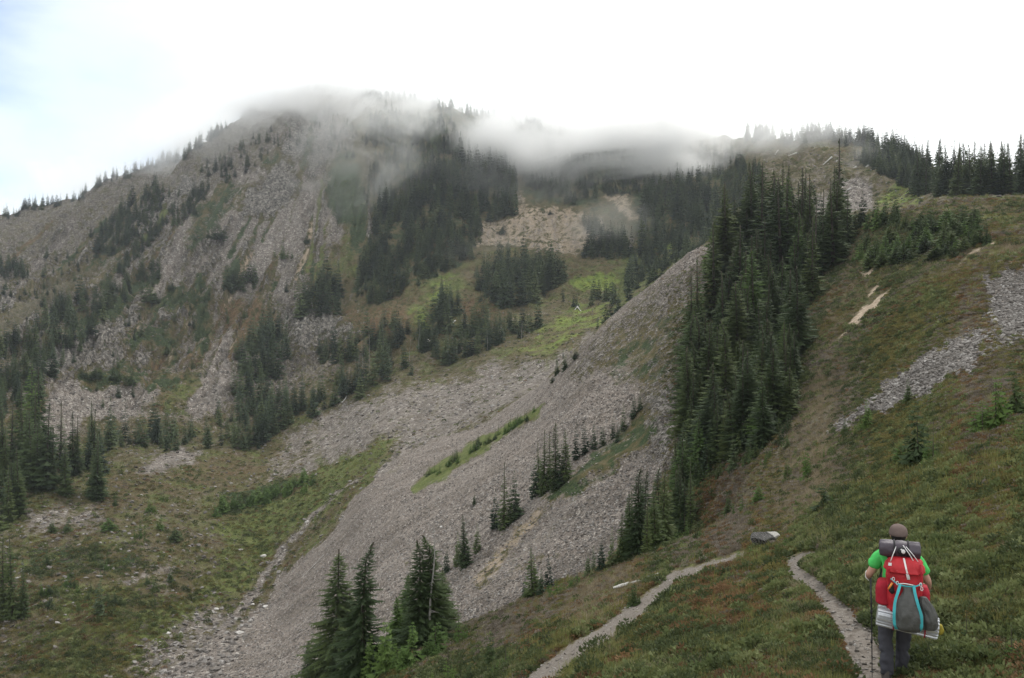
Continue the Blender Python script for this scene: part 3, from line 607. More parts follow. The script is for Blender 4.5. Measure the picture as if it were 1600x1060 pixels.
def line(pts, n, h0, h1, cl, smin=-1, jit=3, dv=0):
    for i in range(n):
        t = rng.random()*(len(pts)-1); k = int(t); a = t-k; u = pts[k][0]*(1-a)+pts[k+1][0]*a+rng.uniform(-jit, jit); v = pts[k][1]*(1-a)+pts[k+1][1]*a
        j = int(np.clip(np.searchsorted(U, u), 1, NC-1)); vis = VV[:int(np.searchsorted(S, 17.0))+1, j].min()     # the skyline itself
        add_tree(u, vis+rng.choice([.4, 1.2, 3, 6])+dv if smin >= 10 else v, rng.uniform(h0, h1), cl, smin)
FARR = 10
# named ones first: (u, v base, height px, cluster, bright)
for u, v, h, cl, br, var in [
  (526,1072,222,'pair_left',False,0), (548,1066,150,'pair_mid',False,2), (566,1070,218,'pair_right',False,1),
  (636,1005,118,'edge_a',True,2), (655,1012,172,'edge_b',False,3), (676,1004,178,'edge_c',False,1), (694,988,108,'edge_d',False,0), (622,1018,88,'edge_e',True,2),
  (481,1085,92,'edge_f',False,4), (500,1080,70,'edge_g',False,0)]:
    add_tree(u, v, h, cl, 2, br, 1.0, var)
for u, v, h in [(20,972,136),(3,966,128),(37,966,104),(154,1085,72)]: add_tree(u, v, h, 'valley_corner', FARR)
for u, v, h in [(787,828,106),(805,810,72),(774,824,58),(796,820,66)]: add_tree(u, v, h, 'bank_trees', 5)
for u, v, h in [(727,886,86),(717,882,56),(746,862,46),(697,895,44)]: add_tree(u, v, h, 'bank_low', 5)
for u, v, h in [(868,766,116),(850,772,100),(885,752,86),(860,764,90),(836,776,62),(876,760,70),(842,770,80)]: add_tree(u, v, h, 'rib_dark', 5)
for u, v, h in [(900,716,56),(914,708,50),(928,702,46),(942,697,40),(958,685,40),(974,672,42),(990,652,36),(1000,640,28),(965,690,30)]: add_tree(u, v, h, 'rib_row', 5)
for u, v, h in [(832,934,78),(858,922,58),(819,930,38),(846,930,44)]: add_tree(u, v, h, 'edge_low', 3.3, h < 60)
for u, v, h in [(997,872,138),(985,874,110),(1010,868,96),(970,880,84),(955,888,72),(940,893,60),(918,902,40),(928,896,50),(1025,860,100),(1040,850,90),(1052,840,92),(1062,828,84),(1005,860,120),(978,866,90)]: add_tree(u, v, h, 'gully_stand', 3.3, h < 75 and u > 1020)
area([(1060,790),(1110,745),(1150,735),(1150,700),(1070,700),(1050,760)], 26, 50, 95, 'gully_upper', 4, .9, .45)
area([(1066,640),(1080,700),(1100,735),(1165,715),(1195,705),(1238,655),(1250,600),(1248,540),(1262,490),(1285,445),(1328,385),(1330,352),(1250,358),(1190,358),(1150,368),(1120,410),(1092,480),(1084,560)], 175, 80, 150, 'spur', 5, 0, .04)
for u, v, h in [(1148,352,62),(1166,352,70),(1175,356,100),(1192,352,95),(1210,358,92),(1222,362,118),(1231,364,104),(1258,360,95),(1264,362,80),(1298,368,96),(1306,372,118),(1312,372,98),(1280,365,70),(1325,362,50),(1335,360,44),(1240,380,100),(1180,385,105),(1205,392,110),(1286,390,100),(1268,395,96)]: add_tree(u, v, h, 'spur', 5)
for u, v, h in [(1349,350,52),(1344,356,40),(1384,352,42),(1379,356,24),(1356,357,26)]: add_tree(u, v, h, 'saddle', 5)
area([(-40,720),(70,690),(100,705),(155,705),(158,795),(115,780),(60,780),(0,835),(-40,840)], 46, 85, 130, 'valley_left', FARR, 0, .06)
area([(150,712),(200,698),(255,708),(330,700),(330,672),(240,680),(155,690)], 24, 48, 76, 'talus_foot', FARR, 0, .2)
area([(330,705),(390,712),(440,672),(500,645),(560,628),(605,603),(655,590),(640,562),(560,588),(500,602),(430,622),(370,610),(335,660)], 88, 42, 74, 'valley_line', FARR, .5, .08)
area([(360,600),(430,600),(450,560),(440,505),(410,515),(370,560)], 38, 42, 60, 'valley_line', FARR, 0)
area([(488,575),(560,568),(640,545),(700,572),(760,548),(800,533),(855,525),(840,508),(780,505),(700,512),(650,522),(600,505),(560,535),(500,548)], 105, 34, 62, 'valley_line', FARR, .5, .08)
area([(678,503),(718,500),(716,470),(690,462)], 14, 44, 60, 'meadow_clump', FARR, 0)
area([(354,458),(402,456),(400,436),(360,434)], 13, 38, 54, 'slope_clump', FARR, 0)
area([(463,500),(530,495),(536,460),(515,440),(480,465)], 26, 48, 68, 'slope_stand', FARR, 0)
area([(-20,560),(60,505),(120,470),(185,468),(150,525),(90,595),(40,645),(-20,670)], 125, 34, 56, 'slope_left', FARR, .3)
area([(-20,440),(45,435),(45,415),(-20,410)], 22, 22, 34, 'slope_left', FARR, 0)
area([(150,400),(180,400),(235,345),(262,302),(240,295),(190,330),(150,370)], 85, 24, 38, 'ribs_dark', FARR, 0)
area([(190,430),(230,390),(260,360),(300,340),(330,300),(320,290),(250,350),(180,420)], 60, 18, 30, 'ribs_dark', FARR, .2)
area([(60,480),(200,430),(260,400),(250,440),(190,480),(120,500)], 50, 24, 38, 'slope_left', FARR, .2)
area([(555,472),(600,476),(640,452),(700,425),(742,402),(762,350),(808,335),(806,285),(780,240),(700,250),(640,290),(590,330),(565,400)], 470, 26, 50, 'forest', FARR, .55)
area([(560,330),(590,250),(545,200),(600,172),(760,205),(860,215),(905,235),(890,300),(800,290),(700,300),(640,330)], 520, 16, 32, 'forest', FARR, .5)
area([(330,250),(430,200),(470,170),(545,175),(560,260),(520,240),(440,240),(380,260)], 60, 12, 20, 'forest', FARR, .5)
area([(745,472),(800,482),(850,466),(880,440),(880,420),(850,412),(790,410),(740,425)], 110, 34, 64, 'cirque_stand', FARR, .3)
area([(912,402),(960,406),(988,400),(972,380),(930,378)], 34, 38, 52, 'talus_stand', FARR, 0)
area([(870,472),(885,482),(985,474),(990,442),(978,440),(975,462),(900,470)], 14, 30, 46, 'cirque_stand', FARR, .2)
area([(975,452),(1010,452),(1050,432),(1100,395),(1140,350),(1150,310),(1100,300),(1000,310),(992,350),(1000,385)], 220, 30, 56, 'cirque_forest', FARR, .45)
area([(822,292),(900,325),(950,308),(1000,305),(1150,312),(1170,250),(1000,238),(850,228)], 360, 20, 36, 'forest', FARR, .5)
area([(900,345),(935,352),(975,398),(960,395),(930,372)], 20, 20, 34, 'talus_stand', FARR, 0)
area([(1145,330),(1190,310),(1185,262),(1150,262)], 55, 26, 36, 'ridge_forest', FARR, 0)
area([(1335,250),(1440,305),(1450,285),(1400,250)], 130, 26, 42, 'ridge_forest', FARR, .0)
for u, v, h in [(948,508,40),(956,500,52),(966,488,30),(934,518,30),(880,560,18),(870,570,22)]: add_tree(u, v, h, 'rib_back', FARR)
line([(-60,352),(0,348),(60,345),(130,325),(200,290),(260,270),(330,225),(345,222),(430,180)], 190, 9, 22, 'skyline', FARR)
line([(250,272),(330,226)], 26, 14, 26, 'skyline', FARR); line([(375,215),(430,180)], 26, 12, 22, 'skyline', FARR)
line([(430,178),(480,155),(560,158),(640,172),(760,188),(900,212),(1100,224)], 230, 12, 24, 'skyline', FARR)
line([(1165,232),(1200,226),(1260,228),(1300,236),(1350,240)], 95, 20, 34, 'ridge_row', FARR)
line([(1340,242),(1400,252),(1450,275)], 90, 24, 40, 'ridge_row', FARR)
for v0, n, h0, h1 in ((305,75,50,80),(302,70,55,82),(299,60,60,84)):
    for i in range(n): add_tree(rng.uniform(1435, 1760), v0, rng.uniform(h0, h1), 'crest_forest', 11.2+rng.uniform(0, 3))
area([(-40,430),(100,390),(240,300),(330,250),(420,210),(440,240),(330,300),(200,400),(60,470),(-40,500)], 110, 14, 26, 'slope_left', FARR, .8)
area([(100,560),(200,480),(330,450),(460,400),(500,450),(430,520),(330,600),(200,650),(120,640)], 46, 14, 30, 'slope_left', FARR, .9)
for i in range(16): add_tree((u_ := rng.uniform(962, 1085)), 872-(u_-980)*.42+rng.uniform(-16, 4), rng.uniform(64, 128), 'gully_stand', 3.6)
for i in range(13): add_tree((u_ := rng.uniform(1080, 1240)), 742-(u_-1080)*.42+rng.uniform(-20, 6), rng.uniform(45, 105), 'gully_upper', 4, rng.random() < .4)
print('trees', len(TREES))
# ------------------------------------------------------------------ scattering helper
def scatter(name, P, R, Sc, vid, meshes, kind='stuff', parent=None):
    src = bpy.data.collections.new(name+'_sources')
    for i, me in enumerate(meshes):
        o = bpy.data.objects.new(f'{name}_{i:02d}', me); src.objects.link(o)
    me = bpy.data.meshes.new(name); n = len(P); me.vertices.add(n); me.vertices.foreach_set('co', np.asarray(P, np.float32).ravel())
    for an, ty, A in (('rot', 'FLOAT_VECTOR', R), ('scl', 'FLOAT_VECTOR', Sc)):
        at = me.attributes.new(an, ty, 'POINT'); at.data.foreach_set('vector', np.asarray(A, np.float32).ravel())
    at = me.attributes.new('vid', 'INT', 'POINT'); at.data.foreach_set('value', np.asarray(vid, np.int32))
    o = bpy.data.objects.new(name, me); COL.objects.link(o); o['kind'] = kind
    g = bpy.data.node_groups.new(name+'_nodes', 'GeometryNodeTree')
    g.interface.new_socket('Geometry', in_out='INPUT', socket_type='NodeSocketGeometry'); g.interface.new_socket('Geometry', in_out='OUTPUT', socket_type='NodeSocketGeometry')
    N = g.nodes; gi = N.new('NodeGroupInput'); go = N.new('NodeGroupOutput'); ci = N.new('GeometryNodeCollectionInfo'); ci.inputs[0].default_value = src
    ci.inputs['Separate Children'].default_value = True; ci.inputs['Reset Children'].default_value = True
    io = N.new('GeometryNodeInstanceOnPoints'); io.inputs['Pick Instance'].default_value = True
    def na(nm, ty):
        a = N.new('GeometryNodeInputNamedAttribute'); a.data_type = ty; a.inputs['Name'].default_value = nm
        return [s for s in a.outputs if s.enabled and s.name == 'Attribute'][0]
    g.links.new(gi.outputs[0], io.inputs['Points']); g.links.new(ci.outputs[0], io.inputs['Instance'])
    g.links.new(na('vid', 'INT'), io.inputs['Instance Index'])
    er = N.new('FunctionNodeEulerToRotation'); g.links.new(na('rot', 'FLOAT_VECTOR'), er.inputs[0]); g.links.new(er.outputs[0], io.inputs['Rotation'])
    g.links.new(na('scl', 'FLOAT_VECTOR'), io.inputs['Scale']); g.links.new(io.outputs[0], go.inputs[0])
    md = o.modifiers.new('scatter', 'NODES'); md.node_group = g
    return o
# ------------------------------------------------------------------ conifers as things; the far forest as one mass
CL = {
 'pair_left': ('tall ragged dark fir, left one of the pair before the grey scree', 'firs on the brow of the near hillside'),
 'pair_mid': ('shorter dark fir squeezed between the pair of tall ragged firs', 'firs on the brow of the near hillside'),
 'pair_right': ('tall ragged dark fir, right one of the pair before the grey scree', 'firs on the brow of the near hillside'),
 'edge_a': ('yellow-green fir at the left of the clump before the scree gully', 'firs on the brow of the near hillside'),
 'edge_b': ('tall fir with a thin pointed top in the middle of the brow clump', 'firs on the brow of the near hillside'),
 'edge_c': ('tallest fir of the brow clump with a bent bare tip', 'firs on the brow of the near hillside'),
 'edge_d': ('dark spreading fir at the right end of the brow clump', 'firs on the brow of the near hillside'),
 'edge_e': ('lowest bright green fir at the left foot of the brow clump', 'firs on the brow of the near hillside'),
 'edge_f': ('slim dark young fir standing left of the tall ragged pair', 'firs on the brow of the near hillside'),
 'edge_g': ('small dark fir touching the left foot of the ragged pair', 'firs on the brow of the near hillside'),
 'valley_corner': ('dark spire fir on the valley floor in the bottom left corner', 'firs in the bottom left corner'),
 'bank_trees': ('dark fir in the small group above the eroded tan bank', 'firs above the eroded bank'),
 'bank_low': ('small fir low on the left side of the eroded bank', 'firs low on the eroded bank'),
 'rib_dark': ('dark fir in the tight black-green clump on the middle scree', 'clump of firs on the middle scree'),
 'rib_row': ('small dark fir in the row climbing right from the scree clump', 'row of small firs above the scree clump'),
 'edge_low': ('young fir at the lower edge of the scree beside the meadow brow', 'young firs on the meadow brow'),
 'gully_stand': ('fir in the dark stand at the foot of the gully behind the meadow', 'firs at the foot of the gully'),
 'gully_upper': ('green fir between the gully stand and the big spur stand', 'firs up the gully side'),
 'spur': ('dark green fir in the dense stand covering the spur', 'firs of the dense spur stand'),
 'saddle': ('lone small fir on the grassy saddle right of the spur stand', 'lone firs on the saddle'),
 'valley_left': ('dark fir in the stand at the left edge of the valley floor', 'firs at the left of the valley floor'),
 'talus_foot': ('fir in the short row at the foot of the pinkish talus', 'firs at the foot of the talus'),
 'valley_line': ('fir in the long broken line along the far side of the valley', 'firs along the far side of the valley'),
 'meadow_clump': ('dark fir in the clump standing in the green clearing', 'clump of firs in the clearing'),
 'slope_clump': ('dark fir in the small tight clump high on the talus slope', 'small clump of firs on the talus'),
 'slope_stand': ('dark fir in the stand right of the talus under the forest', 'stand of firs beside the talus'),
 'slope_left': ('small dark fir on the left flank of the mountain', 'firs on the left flank'),
 'ribs_dark': ('small fir in the dark strip between the pale rock ribs', 'firs between the rock ribs'),
 'forest': ('fir of the misty mountainside forest', 'firs of the misty mountainside forest'),
 'cirque_stand': ('dark fir in the stand below the pale fan of scree', 'firs below the scree fan'),
 'talus_stand': ('fir standing on the edge of the pale fan of scree', 'firs beside the scree fan'),
 'cirque_forest': ('dark fir in the forest behind the rocky rib', 'firs behind the rocky rib'),
 'ridge_forest': ('fir on the misty ridge at the upper right', 'firs on the far right ridge'),
 'rib_back': ('small fir poking up from behind the rocky rib', 'small firs behind the rocky rib'),
 'skyline': ('tiny fir on the mountain skyline', 'firs on the skyline'),
 'ridge_row': ('misty fir in the row along the top of the far right ridge', 'firs along the far right ridge'),
 'crest_forest': ('dark fir in the forest edge beyond the grassy crest', 'firs beyond the grassy crest'),
}
TREES.sort(key=lambda t: -t['px']*(0.25 if t['cl'] == 'crest_forest' and t['u'] > 1620 else 1))
NIND = 288
for i, t in enumerate(TREES[:NIND]):
    near = t['px'] > 84 and t['y'] < 120 or t['var'] is not None
    k = t['var'] if t['var'] is not None else rng.randrange(len(HI) if near and t['px'] > 110 else len(MD))
    hi = t['var'] is not None or (near and t['px'] > 110)
    if hi: k %= len(HI); crown, trunk = HI[k]; crown = HIG[k % 3] if t['bright'] else crown
    else: crown, trunk = MD[k % len(MD)]; crown = MDG[k % len(MDG)] if t['bright'] else crown
    e = empty('fir_tree', (t['x'], t['y'], t['z']-.1), rng.uniform(0, 6.28)); s = t['h']/10
    if t['cl'] == 'pair_right': e.rotation_euler[2] = 1.1
    w = s*t['wide']*(.85 if t['cl'] in ('rib_dark', 'bank_trees') else 1.2 if t['cl'] == 'spur' else .98)*(rng.uniform(.85, 1.15) if t['var'] is None else 1.32)
    e.scale = (w, w, s); e.rotation_euler[0] = rng.uniform(-.035, .035); e.rotation_euler[1] = rng.uniform(-.035, .035)
    lb, gr = CL[t['cl']]
    tag(e, lb, 'fir tree', gr)
    link('trunk', trunk, e); link('crown', crown, e)
rest = TREES[NIND:]
P = [(t['x'], t['y'], t['z']-.1) for t in rest]; R = [(rng.uniform(-.03, .03), rng.uniform(-.03, .03), rng.uniform(0, 6.28)) for t in rest]
Sc = [(t['h']/10*t['wide']*1.12,)*2+(t['h']/10,) for t in rest]
LOF = [recolour(c, M_FIRF, 'crown_far') for c, _ in LO]
vid = [rng.randrange(len(LOF)) for _ in rest]
o = scatter('distant_forest', P, R, Sc, vid, LOF)
tag(o, 'dark conifer forest spread over the misty mountainside', 'forest')
# ------------------------------------------------------------------ young firs and bushes, each a thing
def young(u, v, hpx, wpx, label, var, bright=False, smin=-1, group=None, name='young_fir', cat='young fir'):
    x, y, z, s = locate(u, v, smin); e = empty(name, (x, y, z-.04), rng.uniform(0, 6.28))
    me = (BUG if bright else BU)[var]; H0 = (1.6, 1.3, 1.8, .9)[var]; W0 = (1.35, 1.45, .95, 1.6)[var]
    k_ = wpx/2/F*y/W0*1.25; e.scale = (k_, k_, hpx/F*y/H0*1.12)
    tag(e, label, cat, group); link('foliage', me, e); st = link('stem', STEM, e); st.scale = (1, 1, 1.1)
    return e
YL = [
 (1434,728,96,84,'dense dark green young fir clump upslope of the hiker, with two leaders',0,0), (1458,722,48,60,'low green skirt of young firs at the right foot of the two-leader clump',3,1),
 (1407,726,40,30,'small green fir sprouting at the left foot of the two-leader clump',2,1),
 (1290,800,46,66,'dark low fir clump on the slope right of the banded boulder',0,0), (1318,786,24,44,'low bright spread of fir right beside the dark low clump',3,1),
 (1231,752,34,22,'small grey-green fir below the thin scree band, lower of two',2,0), (1262,748,46,30,'small bright green fir between the scree band and boulder',1,1),
 (1356,672,46,24,'slim green young fir on the edge of the right scree band',2,1), (1345,676,30,30,'low bright shrub left of the slim young fir',3,1),
 (1420,632,38,20,'small dark fir standing beside the right scree band',2,0), (1320,684,30,16,'tiny dark fir at the lower tip of the right scree band',2,0),
 (1297,712,22,24,'low yellow-green shrub below the tip of the scree band',3,1),
 (1556,672,84,86,'bright green young fir clump near the right edge of the frame',1,1), (1588,650,84,64,'dark young fir behind the bright clump at the right edge',0,0),
 (1535,678,36,44,'grey-green shrub at the left foot of the bright right-hand clump',3,0), (1600,690,34,50,'yellow-green shrub above the red patch at the right edge',3,1),
 (1546,706,26,40,'round yellow-green shrub below the red patch',3,1), (1420,762,22,40,'low bright green shrub below the two-leader clump',3,1),
 (1185,788,34,26,'small fir in the short row at the meadow top, right one',2,1), (1160,800,30,34,'low green fir in the short row at the meadow top, middle one',3,1), (1139,806,34,22,'small fir in the short row at the meadow top, left one',2,0),
 (1095,842,22,28,'small rounded green shrub on the grey meadow edge',3,1),
 (765,1052,62,34,'blue-green young fir at the bottom of the near meadow',2,0), (790,1056,38,60,'low green fir mat right of the blue-green young fir',3,1), (735,1075,40,46,'dark young fir at the bottom edge left of the blue-green one',1,0),
 (826,1018,26,44,'low blue-green shrub beside the lower trail',3,0), (857,1012,24,34,'small dark green shrub just left of the lower trail',3,0), (992,946,36,36,'dark young fir beside the lower trail under the white log',1,0),
 (700,1068,44,60,'low green fir below the brow clump',3,1), (605,1052,82,86,'bright yellow-green young fir mass right of the ragged pair',1,1), (578,1062,66,60,'bright green young fir at the foot of the right ragged fir',0,1),
 (640,1042,66,76,'bright green young fir mass under the brow clump, left part',0,1), (680,1026,54,70,'bright green young fir mass under the brow clump, right part',1,1), (716,1004,42,56,'bright green fir skirt at the right end of the brow clump',3,1),
 (870,928,26,50,'bright low fir fringe along the meadow brow, left part',3,1), (902,916,22,50,'bright low fir fringe along the meadow brow, right part',3,1), (1070,842,30,40,'low green firs at the right end of the gully stand',3,1),
 (1510,1010,44,60,'dark leafy shrub beside the trail behind the hiker',3,0), (1580,1040,50,70,'leafy green shrub in the bottom right corner',3,1), (1545,880,22,40,'low green shrub on the slope right of the hiker',3,1),
 (1228,862,34,34,'green shrub growing against the banded boulder',3,1), (1172,872,22,50,'low green shrub just below the banded boulder',3,1),
]
for u, v, h, w, lb, var, br in YL: young(u, v, h, w, lb, var, bool(br))
# shrubs on the saddle and below the crest
for i in range(78):
    t = rng.random(); u = 1340+t*190+rng.uniform(-15, 15); v = 366+rng.uniform(-22, 58)*(1-.45*t)
    v = max(v, 338 if u < 1430 else 326)
    young(u, v, rng.uniform(18, 42), rng.uniform(20, 42), 'green young fir scattered over the grassy saddle below the crest', rng.choice([0, 1, 2]), rng.random() < .35, 5, 'young firs scattered on the saddle')
for i in range(30):
    u = rng.uniform(1060, 1250); v = 760-(u-1060)*.35+rng.uniform(-25, 15)
    young(u, v, rng.uniform(16, 40), rng.uniform(16, 36), 'low green fir along the lower edge of the spur stand', rng.choice([0, 1, 3]), rng.random() < .5, 4, 'low firs under the spur stand')
# dark mats of dwarf fir on the mountain
for u, v, h, w in [(340,372,22,46),(443,402,24,34),(235,470,26,44),(290,472,16,20),(320,468,16,20),(205,600,22,30),(150,590,16,30),(275,352,16,24),(385,495,16,20),(425,520,18,24),(130,588,14,30),(262,552,16,26),(355,505,12,16),(186,596,26,14),(480,380,14,18),(268,452,14,20),(330,520,14,18),(300,575,14,18),(860,335,6,14),(850,333,10,12),(785,365,14,26),(1010,340,8,16)]:
    young(u, v, h, w, 'dark mat of dwarf fir clinging to the pale talus of the mountain', rng.choice([0, 3]), False, FARR, 'mats of dwarf fir on the talus', 'dwarf_fir', 'dwarf fir')
for i in range(34):
    t = rng.random(); u = 328+t*170; v = 812-t*52+rng.uniform(-14, 3)
    young(u, v, rng.uniform(14, 26), rng.uniform(16, 28), 'bright green shrub in the long thicket on the valley floor', rng.choice([0, 1, 2]), True, FARR, 'shrubs of the valley floor thicket', 'shrub', 'shrub')
for i in range(34):
    u = rng.choice([rng.uniform(50, 250), rng.uniform(0, 180)]); v = 900+rng.uniform(-30, 60) if u > 60 else rng.uniform(820, 1000)
    young(u, v, rng.uniform(9, 22), rng.uniform(12, 30), 'dark shrub dotted over the lower left of the valley floor', rng.choice([0, 1, 3]), rng.random() < .25, FARR, 'shrubs dotted over the valley floor', 'shrub', 'shrub')
for u, v, h, w, br in [(80,832,18,20,0),(105,832,22,26,0),(170,828,18,30,1),(218,842,32,22,1),(250,828,22,20,1),(235,800,18,26,1),(160,772,24,20,0),(275,845,20,30,0),(255,782,16,18,1),(180,790,16,14,0),(230,915,18,16,0),(265,910,18,14,0)]:
    young(u, v, h, w, 'low shrub standing alone on the brown valley floor above the thicket line', rng.choice([0, 2, 3]), bool(br), FARR, 'lone shrubs on the brown valley floor', 'shrub', 'shrub')
for i in range(30):
    t = rng.random(); u = 668+t*185; v = 750-t*112+rng.uniform(-6, 3)
    young(u, v, rng.uniform(8, 18)*(1.2-.5*t), rng.uniform(12, 22), 'green shrub in the narrow strip crossing the grey scree', rng.choice([0, 1, 3]), rng.random() < .75, 5, 'shrubs of the green strip on the scree', 'shrub', 'shrub')
for u, v, h, w in [(741,788,16,8),(870,585,18,14),(882,578,22,16),(900,560,14,16),(864,598,10,14)]:
    young(u, v, h, w, 'tiny dark shrub alone on the middle scree', 2, False, 5, 'lone shrubs on the scree', 'shrub', 'shrub')
# ------------------------------------------------------------------ dead wood
def log_mesh(seed, L, r, curve=.04, n=8, seg=10, stubs=3):
    rnd = random.Random(seed); V = []; Fc = []; c1 = rnd.uniform(-1, 1)*curve*L; c2 = rnd.uniform(-1, 1)*curve*L
    for i in range(seg+1):
        t = i/seg; rr = r*(1-.55*t)*rnd.uniform(.9, 1.1); cy = math.sin(t*3.1)*c1; cz = math.sin(t*5)*c2*.4
        for k in range(n):
            a = k*6.2832/n; q = rr*rnd.uniform(.86, 1.1); V.append(Vector((t*L, cy+math.cos(a)*q, cz+math.sin(a)*q)))
    for i in range(seg):
        for k in range(n): Fc.append((i*n+k, i*n+(k+1)%n, (i+1)*n+(k+1)%n, (i+1)*n+k))
    Fc.append(tuple(range(n-1, -1, -1))); Fc.append(tuple(seg*n+k for k in range(n)))
    for _ in range(stubs):
        t = rnd.uniform(.2, .95); a = rnd.uniform(0, 3.1); o = Vector((t*L, math.sin(t*3.1)*c1, math.sin(t*5)*c2*.4)); l = r*rnd.uniform(2, 5); d = Vector((.5, math.cos(a), math.sin(a))).normalized()
        b_ = len(V); sd = d.orthogonal().normalized()*r*.25; s2 = d.cross(sd)
        V.extend([o+sd, o+s2, o-sd-s2, o+d*l]); Fc.extend([(b_, b_+1, b_+3), (b_+1, b_+2, b_+3), (b_+2, b_, b_+3)])
    return mesh_from('log', V, Fc, [M_DEAD], False)
def lay_log(u0, v0, u1, v1, r, label, seed, smin=-1, group=None, lift=1.3, **kw):
    a = locate(u0, v0, smin); b_ = locate(u1, v1, smin); A = Vector(a[:3]); B = Vector(b_[:3])
    if (B-A).length > 3.5*math.hypot(u1-u0, v1-v0)/F*A.y: B = Vector((A.x+(u1-u0)/F*A.y, A.y, A.z+(v0-v1)/F*A.y*.9)) 
    A.z += r*lift; B.z += r*lift; L = (B-A).length
    o = link('fallen_log', log_mesh(seed, L, r, **kw), None, A); o.rotation_mode = 'QUATERNION'; o.rotation_quaternion = (B-A).to_track_quat('X', 'Z')
    tag(o, label, 'log', group)
lay_log(1029, 904, 986, 916, .10, 'bleached white log on the grey meadow, longer upper piece', 1, curve=.008, stubs=0)
lay_log(983, 917, 958, 924, .10, 'bleached white log on the grey meadow, shorter lower piece', 2, curve=.008, stubs=0)
lay_log(1197, 811, 1184, 818, .05, 'short bleached log above and left of the banded boulder', 3)
lay_log(1226, 799, 1205, 806, .04, 'thin broken log above the banded boulder', 4)
lay_log(1083, 734, 1068, 752, .09, 'pale log leaning down the rocky gully under the spur stand', 5, 4)
lay_log(1050, 757, 1042, 775, .08, 'short grey log lower in the rocky gully', 15, 4)
for i, (a, b_, c, d) in enumerate([(1300,247,1286,259),(1357,260,1346,271),(1366,256,1356,266),(1387,264,1366,287),(1434,295,1427,307),(1216,236,1211,243),(1245,240,1232,245),(1338,262,1328,272),(1308,252,1304,258),(1322,300,1330,296)]):
    lay_log(a, b_, c, d, .38, 'bleached fallen trunk on the open slope of the far right ridge', 20+i, FARR, 'fallen trunks on the far right ridge')
for i, (a, b_, c, d) in enumerate([(712,502,704,510),(669,532,668,540),(584,458,586,466),(838,463,836,470),(901,479,908,488),(570,596,572,606),(541,621,534,631),(905,478,898,486),(672,534,664,541),(783,514,782,521),(487,474,489,484),(525,628,519,634),(572,604,556,599),(820,474,811,479)]):
    lay_log(a, b_, c, d, .28, 'white dead log lying among the firs of the valley line', 40+i, FARR, 'white dead logs among the valley firs', 1.5)
lay_log(506, 868, 470, 905, .05, 'thin pale pole lying along the left edge of the scree', 70, 5, lift=3, curve=.01, stubs=0)
def snag(u, v, hpx, r, label, seed, smin=-1, group=None, lean=.05):
    x, y, z, s = locate(u, v, smin); rnd = random.Random(seed); H = hpx/F*y; e = empty('dead_tree', (x, y, z-.1), rnd.uniform(0, 6))
    V = []; Fc = []; n = 6
    for i in range(9):
        t = i/8; c = Vector((lean*H*t*t, .02*H*math.sin(t*6), t*H)); rr = r*(1-.85*t)
        for k in range(n): V.append(c+Vector((math.cos(k*6.283/n)*rr, math.sin(k*6.283/n)*rr, 0)))
    for i in range(8):
        for k in range(n): Fc.append((i*n+k, i*n+(k+1)%n, (i+1)*n+(k+1)%n, (i+1)*n+k))
    link('trunk', mesh_from('trunk', V, Fc, [M_GREYW], True), e)
    V = []; Fc = []
    for i in range(26):
        t = rnd.uniform(.25, .97); c = Vector((lean*H*t*t, .02*H*math.sin(t*6), t*H)); a = rnd.uniform(0, 6.28); l = H*.09*(1.15-t)*rnd.uniform(.5, 1.3)+.1
        d = Vector((math.cos(a), math.sin(a), rnd.uniform(-.5, .1))); sd = d.orthogonal().normalized()*r*.16; s2 = d.cross(sd); b_ = len(V)
        V.extend([c+sd, c+s2, c-sd-s2, c+d*l]); Fc.extend([(b_, b_+1, b_+3), (b_+1, b_+2, b_+3), (b_+2, b_, b_+3)])
    link('branches', mesh_from('branches', V, Fc, [M_GREYW]), e); tag(e, label, 'dead tree', group)
snag(541, 1066, 120, .10, 'bare grey dead trunk standing between the two tall ragged firs', 1, 2, None, .04)
snag(638, 1000, 120, .07, 'thin bare dead spire left of the brow clump', 2, 2, None, -.02)
snag(675, 1006, 186, .09, 'bare bent dead tip rising out of the tallest brow fir', 3, 2, None, .02)
for i, (u, v, h) in enumerate([(567,590,60),(578,585,70),(600,560,44),(655,550,50),(640,565,40),(560,600,44),(700,560,36),(762,548,34),(815,530,30),(580,600,30),(1120,600,60),(1128,560,66),(1112,640,50),(1100,560,50)]):
    if u < 1000: snag(u, v, h, .10, 'slim bare grey dead tree in the line along the far side of the valley', 10+i, FARR, 'dead trees along the valley')
    else: snag(u, v, h, .08, 'bare dead tree at the left edge of the spur stand', 10+i, 5, 'dead trees of the spur stand')
